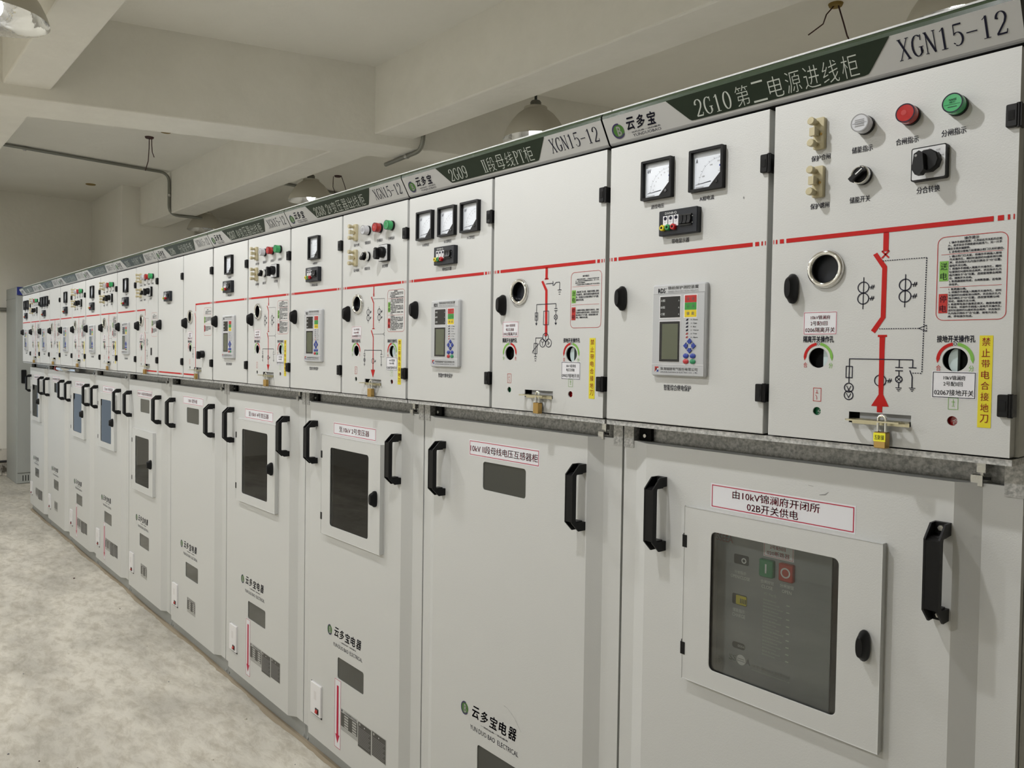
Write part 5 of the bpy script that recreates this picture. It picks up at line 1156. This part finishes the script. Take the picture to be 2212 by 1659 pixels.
cabinet(1, 'white switchgear cabinet at the far end of the row, next to the blue-topped control cabinet', [('2G01', 0.220, 0.300), ('\u7b2c\u4e00\u7535\u6e90\u8fdb\u7ebf\u67dc', 0.306, 0.529)], CV, {'kind': 'incoming', 'controls': True}, None,
        low([-287, 'low'], (245, 515, -241, -282, one('\u753110kV\u5f00\u95ed\u6240\u4f9b\u7535', 0.10, 0.90)), False, False, 3), ('10kV', '1\u53f7\u914d\u2160\u56de', '0101\u9694\u79bb\u5f00\u5173'), ('10kV', '1\u53f7\u914d\u2160\u56de', '01017\u63a5\u5730\u5f00\u5173'))

padlock(10, 'brass padlock with a yellow tag, hanging on the cabinet marked 2G10', math.radians(-6), True)
padlock(9, 'brass padlock hanging from the lock slot of the cabinet marked 2G09', math.radians(-4), sh=-21)
padlock(8, 'brass padlock hanging under the red arrow of the cabinet marked 2G08', math.radians(6))
padlock(7, 'brass padlock hanging under the red arrow of the cabinet marked 2G07', math.radians(8))
padlock(6, 'brass padlock hanging on the cabinet that has no meters', math.radians(-4))
padlock(5, 'brass padlock hanging on the cabinet with the low-set glazed door', math.radians(10))
padlock(4, 'brass padlock hanging on the fourth cabinet from the far end', math.radians(-3))
padlock(3, 'brass padlock hanging on the third cabinet from the far end', math.radians(6))
padlock(2, 'brass padlock hanging on the second cabinet from the far end', math.radians(5), sh=-21)
padlock(1, 'brass padlock hanging on the last cabinet at the far end of the row', math.radians(8))

# ------------------------------------------------------------------ pendant lamps
def pendant(x, y, zr, label, lit=True):
    t = thing('pendant_lamp', label, 'lamp', (x, y, ZS), 'bell-shaped pendant lamps')
    h = zr - ZS
    def shade():
        b = MB(); o = [(0.178, 0), (0.1765, 0.006), (0.168, 0.032), (0.152, 0.066), (0.128, 0.104), (0.100, 0.136), (0.074, 0.156), (0.064, 0.163), (0.063, 0.176), (0.030, 0.180)]
        b.lathe((0, 0, 0), o, 'shade_cream', 48, 'z', cap=False)
        inn = [(0.178, 0), (0.1735, 0.006), (0.165, 0.032), (0.149, 0.066), (0.125, 0.103), (0.097, 0.134), (0.070, 0.153), (0.030, 0.158)]
        n = 48; rings = []
        for i_, (r, z) in enumerate(inn):
            rings.append([((r - (0.0035 if (k % 2 and 0 < i_ < 7) else 0)) * math.cos(2 * PI * k / n), (r - (0.0035 if (k % 2 and 0 < i_ < 7) else 0)) * math.sin(2 * PI * k / n), z) for k in range(n)])
        b.loft(rings, 'reflector', cap=False)
        return b.mesh('lamp_shade', 50)
    def cap(): b = MB(); b.lathe((0, 0, 0), [(0.030, 0.178), (0.030, 0.205), (0.024, 0.213), (0.012, 0.217), (0.009, 0.217)], 'cap_dark', 24, 'z'); return b.mesh('lamp_cap', 40)
    def bulb(mm): b = MB(); b.lathe((0, 0, 0), [(0.004, 0.006), (0.016, 0.009), (0.027, 0.018), (0.033, 0.032), (0.0345, 0.046), (0.031, 0.062), (0.022, 0.076), (0.018, 0.084)], mm, 24, 'z'); return b.mesh('bulb', 60)
    def socket(): b = MB(); b.lathe((0, 0, 0), [(0.019, 0.084), (0.020, 0.10), (0.020, 0.16)], 'device_white', 20, 'z'); return b.mesh('lamp_socket', 40)
    b = MB(); b.lathe((0, 0, h + 0.215), [(0.0075, 0), (0.0075, -h - 0.215)], 'cable_black', 12, 'z'); b.build('cord', t, smooth=40)
    s = sub('lamp_shade', 'shade', shade, t, (0, 0, h)); sub('lamp_cap', 'lcap', cap, t, (0, 0, h)); sub('bulb', 'bulb' if lit else 'bulb_off', lambda: bulb('bulb_glow' if lit else 'lens_white'), t, (0, 0, h)); sub('lamp_socket', 'sock', socket, t, (0, 0, h))
    return t
for x, z, lab in ((-3.10, 1.16, 'bell pendant lamp behind the header of the cabinet marked 2G09'), (-5.74, 1.19, 'bell pendant lamp behind the header of the cabinet marked 2G08'), (-8.09, 1.22, 'bell pendant lamp next to the pier, smallest of those behind the cabinets'), (-0.99, 1.13, 'bell pendant lamp behind the header of the cabinet marked 2G10')):
    pendant(x, 1.65, H0 + z, lab, x > -7)
for x, lab in ((-3.27, 'bell pendant lamp hanging over the aisle in front of the cabinets'), (-1.15, 'bell pendant lamp over the aisle in front of the nearest cabinet'), (-5.50, 'bell pendant lamp over the aisle in front of the middle cabinets'), (-7.75, 'bell pendant lamp over the far end of the aisle')):
    pendant(x, -0.80, H0 + 1.15, lab)

for x, lab in ((-0.95, 'bell pendant lamp of the row by the opposite wall, facing the nearest cabinet'), (-3.0, 'bell pendant lamp of the row by the opposite wall, facing the third and fourth cabinet'), (-5.1, 'bell pendant lamp of the row by the opposite wall, facing the middle cabinets'), (-7.2, 'bell pendant lamp of the row by the opposite wall, facing the far cabinets')):
    pendant(x, -2.45, H0 + 1.15, lab)  # fill lamps added out of view to brighten the lower doors

# ------------------------------------------------------------------ pipes, wires and the far cabinet
def pipe(name, pts, r, label, cat, clips=()):
    b = MB()
    out = [Vector(pts[0])]
    for i in range(1, len(pts) - 1):                     # round every corner
        p, a, c = Vector(pts[i]), Vector(pts[i - 1]), Vector(pts[i + 1]); R = min(0.09, (a - p).length / 2.2, (c - p).length / 2.2)
        q0 = p + (a - p).normalized() * R; q1 = p + (c - p).normalized() * R
        for k in range(7): t = k / 6; out.append((1 - t) ** 2 * q0 + 2 * t * (1 - t) * p + t * t * q1)
    out.append(Vector(pts[-1])); b.tube(out, r, 'conduit_steel', 10)
    o = b.build(name, smooth=60); tag(o, label, cat)
    for c, d in clips:
        k = MB(); c = Vector(c); d = Vector(d).normalized(); k.tube([c - d * 0.012, c + d * 0.012], r * 1.25, 'steel', 10); k.build('pipe_clip', o, smooth=60)
    return o
zc = ZS - 0.018
pipe('conduit', [(-7.68, -0.385, zc), (-7.80, 1.200, zc), (-7.80, 1.200, ZBM - 0.016), (-7.76, 1.50, ZBM - 0.016)], 0.0135, 'grey steel conduit running over the ceiling and down the long beam', 'pipe', [((-7.735, 0.0, zc), (0, 1, 0)), ((-7.80, 1.2, ZBM + 0.17), (0, 0, 1))])
pipe('conduit', [(-7.40, 1.45, zc), (-7.50, 3.28, zc)], 0.0135, 'straight grey conduit on the ceiling behind the second pendant lamp', 'pipe')
pipe('conduit', [(-3.90, 1.465, ZS - 0.02), (-3.90, 1.465, ZBM - 0.075), (-4.38, 1.50, ZBM - 0.075)], 0.0135, 'short bent grey conduit at the corner of the two beams', 'pipe', [((-4.1, 1.48, ZBM - 0.075), (1, 0, 0))])
pipe('wall_pipe', [(XW + 0.03, -0.36, H0 + 0.395), (XW + 0.03, 1.0, H0 + 0.395)], 0.022, 'grey pipe running level along the far wall', 'pipe')
def wires(x, y, z, strands, label, box_=False):
    t = thing('ceiling_wires', label, 'wire', (x, y, z), 'loose wires left hanging from the ceiling')
    b = MB(); b.lathe((0, 0, 0), [(0.035, 0), (0.030, -0.012)], 'wire_box' if box_ else 'wire_dark', 14, 'z'); b.build('ceiling_box', t, smooth=40)
    for s in strands:
        k = MB(); k.tube(s, 0.0035, 'wire_dark', 6); k.build('wire', t, smooth=60)
def plate(x, y, z, r, label):
    b = MB(); b.lathe((0, 0, 0), [(r, 0), (r * 0.9, -0.006)], 'wire_box', 12, 'z'); tag(b.build('ceiling_plate', None, (x, y, z), smooth=40), label, 'plate')
plate(-9.01, 0.79, ZS, 0.05, 'small rusty plate on the far end of the ceiling, beyond the conduit')
plate(-6.40, 0.74, ZS, 0.04, 'small dark plate on the ceiling beside the dangling reddish wires')
wires(-1.80, 2.40, ZS, [[(0, 0, 0), (-0.03, -0.03, -0.05), (-0.045, -0.03, -0.09), (-0.11, -0.05, -0.13)], [(0.01, 0, 0), (0.03, 0.02, -0.09), (0.05, 0.02, -0.16), (0.085, 0.03, -0.24)]], 'two dark wires dangling from a yellowish ceiling box above the header marked 2G10', True)
wires(-6.80, 2.46, ZS, [[(-0.05, -0.02, 0), (-0.06, -0.02, -0.10), (-0.03, 0, -0.19), (0.03, 0, -0.24)], [(0.03, 0.02, 0), (0.08, 0.03, -0.10), (0.11, 0.04, -0.18), (0.09, 0.03, -0.26), (0.05, 0.0, -0.25)]], 'looped wires hanging from the ceiling behind the header marked 2G08')
wires(-6.65, 0.69, ZS, [[(0, 0, 0), (-0.005, 0, -0.09), (-0.03, 0, -0.19), (-0.07, -0.01, -0.26)], [(0.025, 0.01, 0), (0.03, 0.01, -0.07), (0.045, 0.01, -0.13), (0.06, 0.02, -0.17)]], 'two reddish wires dangling from the ceiling left of the pendant lamps')

fc = thing('control_cabinet', 'tall grey control cabinet with a blue top band at the end of the aisle', 'cabinet', (-9.68, 0.58, 0))
b = MB(); b.box(-0.30, 0.30, -0.40, 0.40, 0.0, 2.05, 'far_cabinet'); b.build('carcass', fc, bevel=0.006)
b = MB(); b.box(0.30, 0.315, -0.392, 0.392, 0.115, 1.955, 'far_cabinet'); dfc = b.build('door', fc, bevel=0.003)
b = MB(); b.rbox(-0.022, 0.022, -0.012, 0.0, -0.07, 0.07, 0.006, 'black_plastic', 3); k = b.build('door_handle', dfc, (0.315, -0.335, H0 - 0.32), rot=(0, 0, PI / 2))
b = MB(); b.box(0.30, 0.318, -0.392, 0.392, 1.965, 2.048, 'far_blue'); b.build('top_band', fc)
b = MB(); b.box(0.30, 0.308, -0.392, 0.392, 0.006, 0.105, 'far_cabinet')
for i in range(10): b.box(0.3075, 0.3085, -0.345 + 0.024 * i, -0.337 + 0.024 * i, 0.028, 0.088, 'black_void')
b.build('vent_panel', fc)
b = MB(); b.box(-0.302, -0.30 + 0.60, -0.4025, -0.400, 1.93, 1.936, 'plinth_paint'); b.build('seam', fc)

t = thing('operating_lever', 'steel operating lever with a red tip lying on the rail of the far cabinets', 'lever', (-6.20, 0.036, 1.274))
b = MB(); b.lathe((-0.42, 0, 0), [(0.0, 0), (0.016, 0.004), (0.016, 0.30), (0.013, 0.31), (0.013, 0.62)], 'chrome', 16, 'x'); b.build('shaft', t, smooth=40)
b = MB(); b.lathe((-0.455, 0, 0), [(0.010, 0), (0.020, 0.006), (0.020, 0.036)], 'lever_red', 16, 'x'); b.build('grip', t, smooth=40)

b = MB(); b.tube([(XW + 0.02, -0.36, 0.165), (XW + 0.03, -0.2, 0.170), (XW + 0.02, 0.10, 0.160), (XW + 0.02, 0.9, 0.165)], 0.012, 'cable_black', 8); tag(b.build('wall_cable', smooth=60), 'black cable fixed low along the far wall', 'cable')
b = MB(); b.tube([(XW + 0.10, -0.34, 0.014), (XW + 0.16, -0.22, 0.014), (XW + 0.20, -0.05, 0.014), (XW + 0.14, 0.06, 0.014), (XW + 0.06, 0.02, 0.014)], 0.013, 'cable_black', 8); tag(b.build('floor_cable', smooth=60), 'looped black cable lying on the floor by the far wall', 'cable')
b = MB()
for i in range(60):
    x = random.uniform(-6.0, -1.6); y = random.uniform(-1.2, -0.02); r = random.choice((0.002, 0.003, 0.004, 0.006))
    b.lathe((x, y, 0), [(r, 0), (r * 0.8, r * 0.8), (r * 0.2, r)], random.choice(('grey_ink', 'concrete_floor', 'wire_dark')), 6, 'z')
o = b.build('floor_crumbs'); tag(o, 'scattered crumbs of mortar on the concrete floor', 'debris'); o['kind'] = 'stuff'
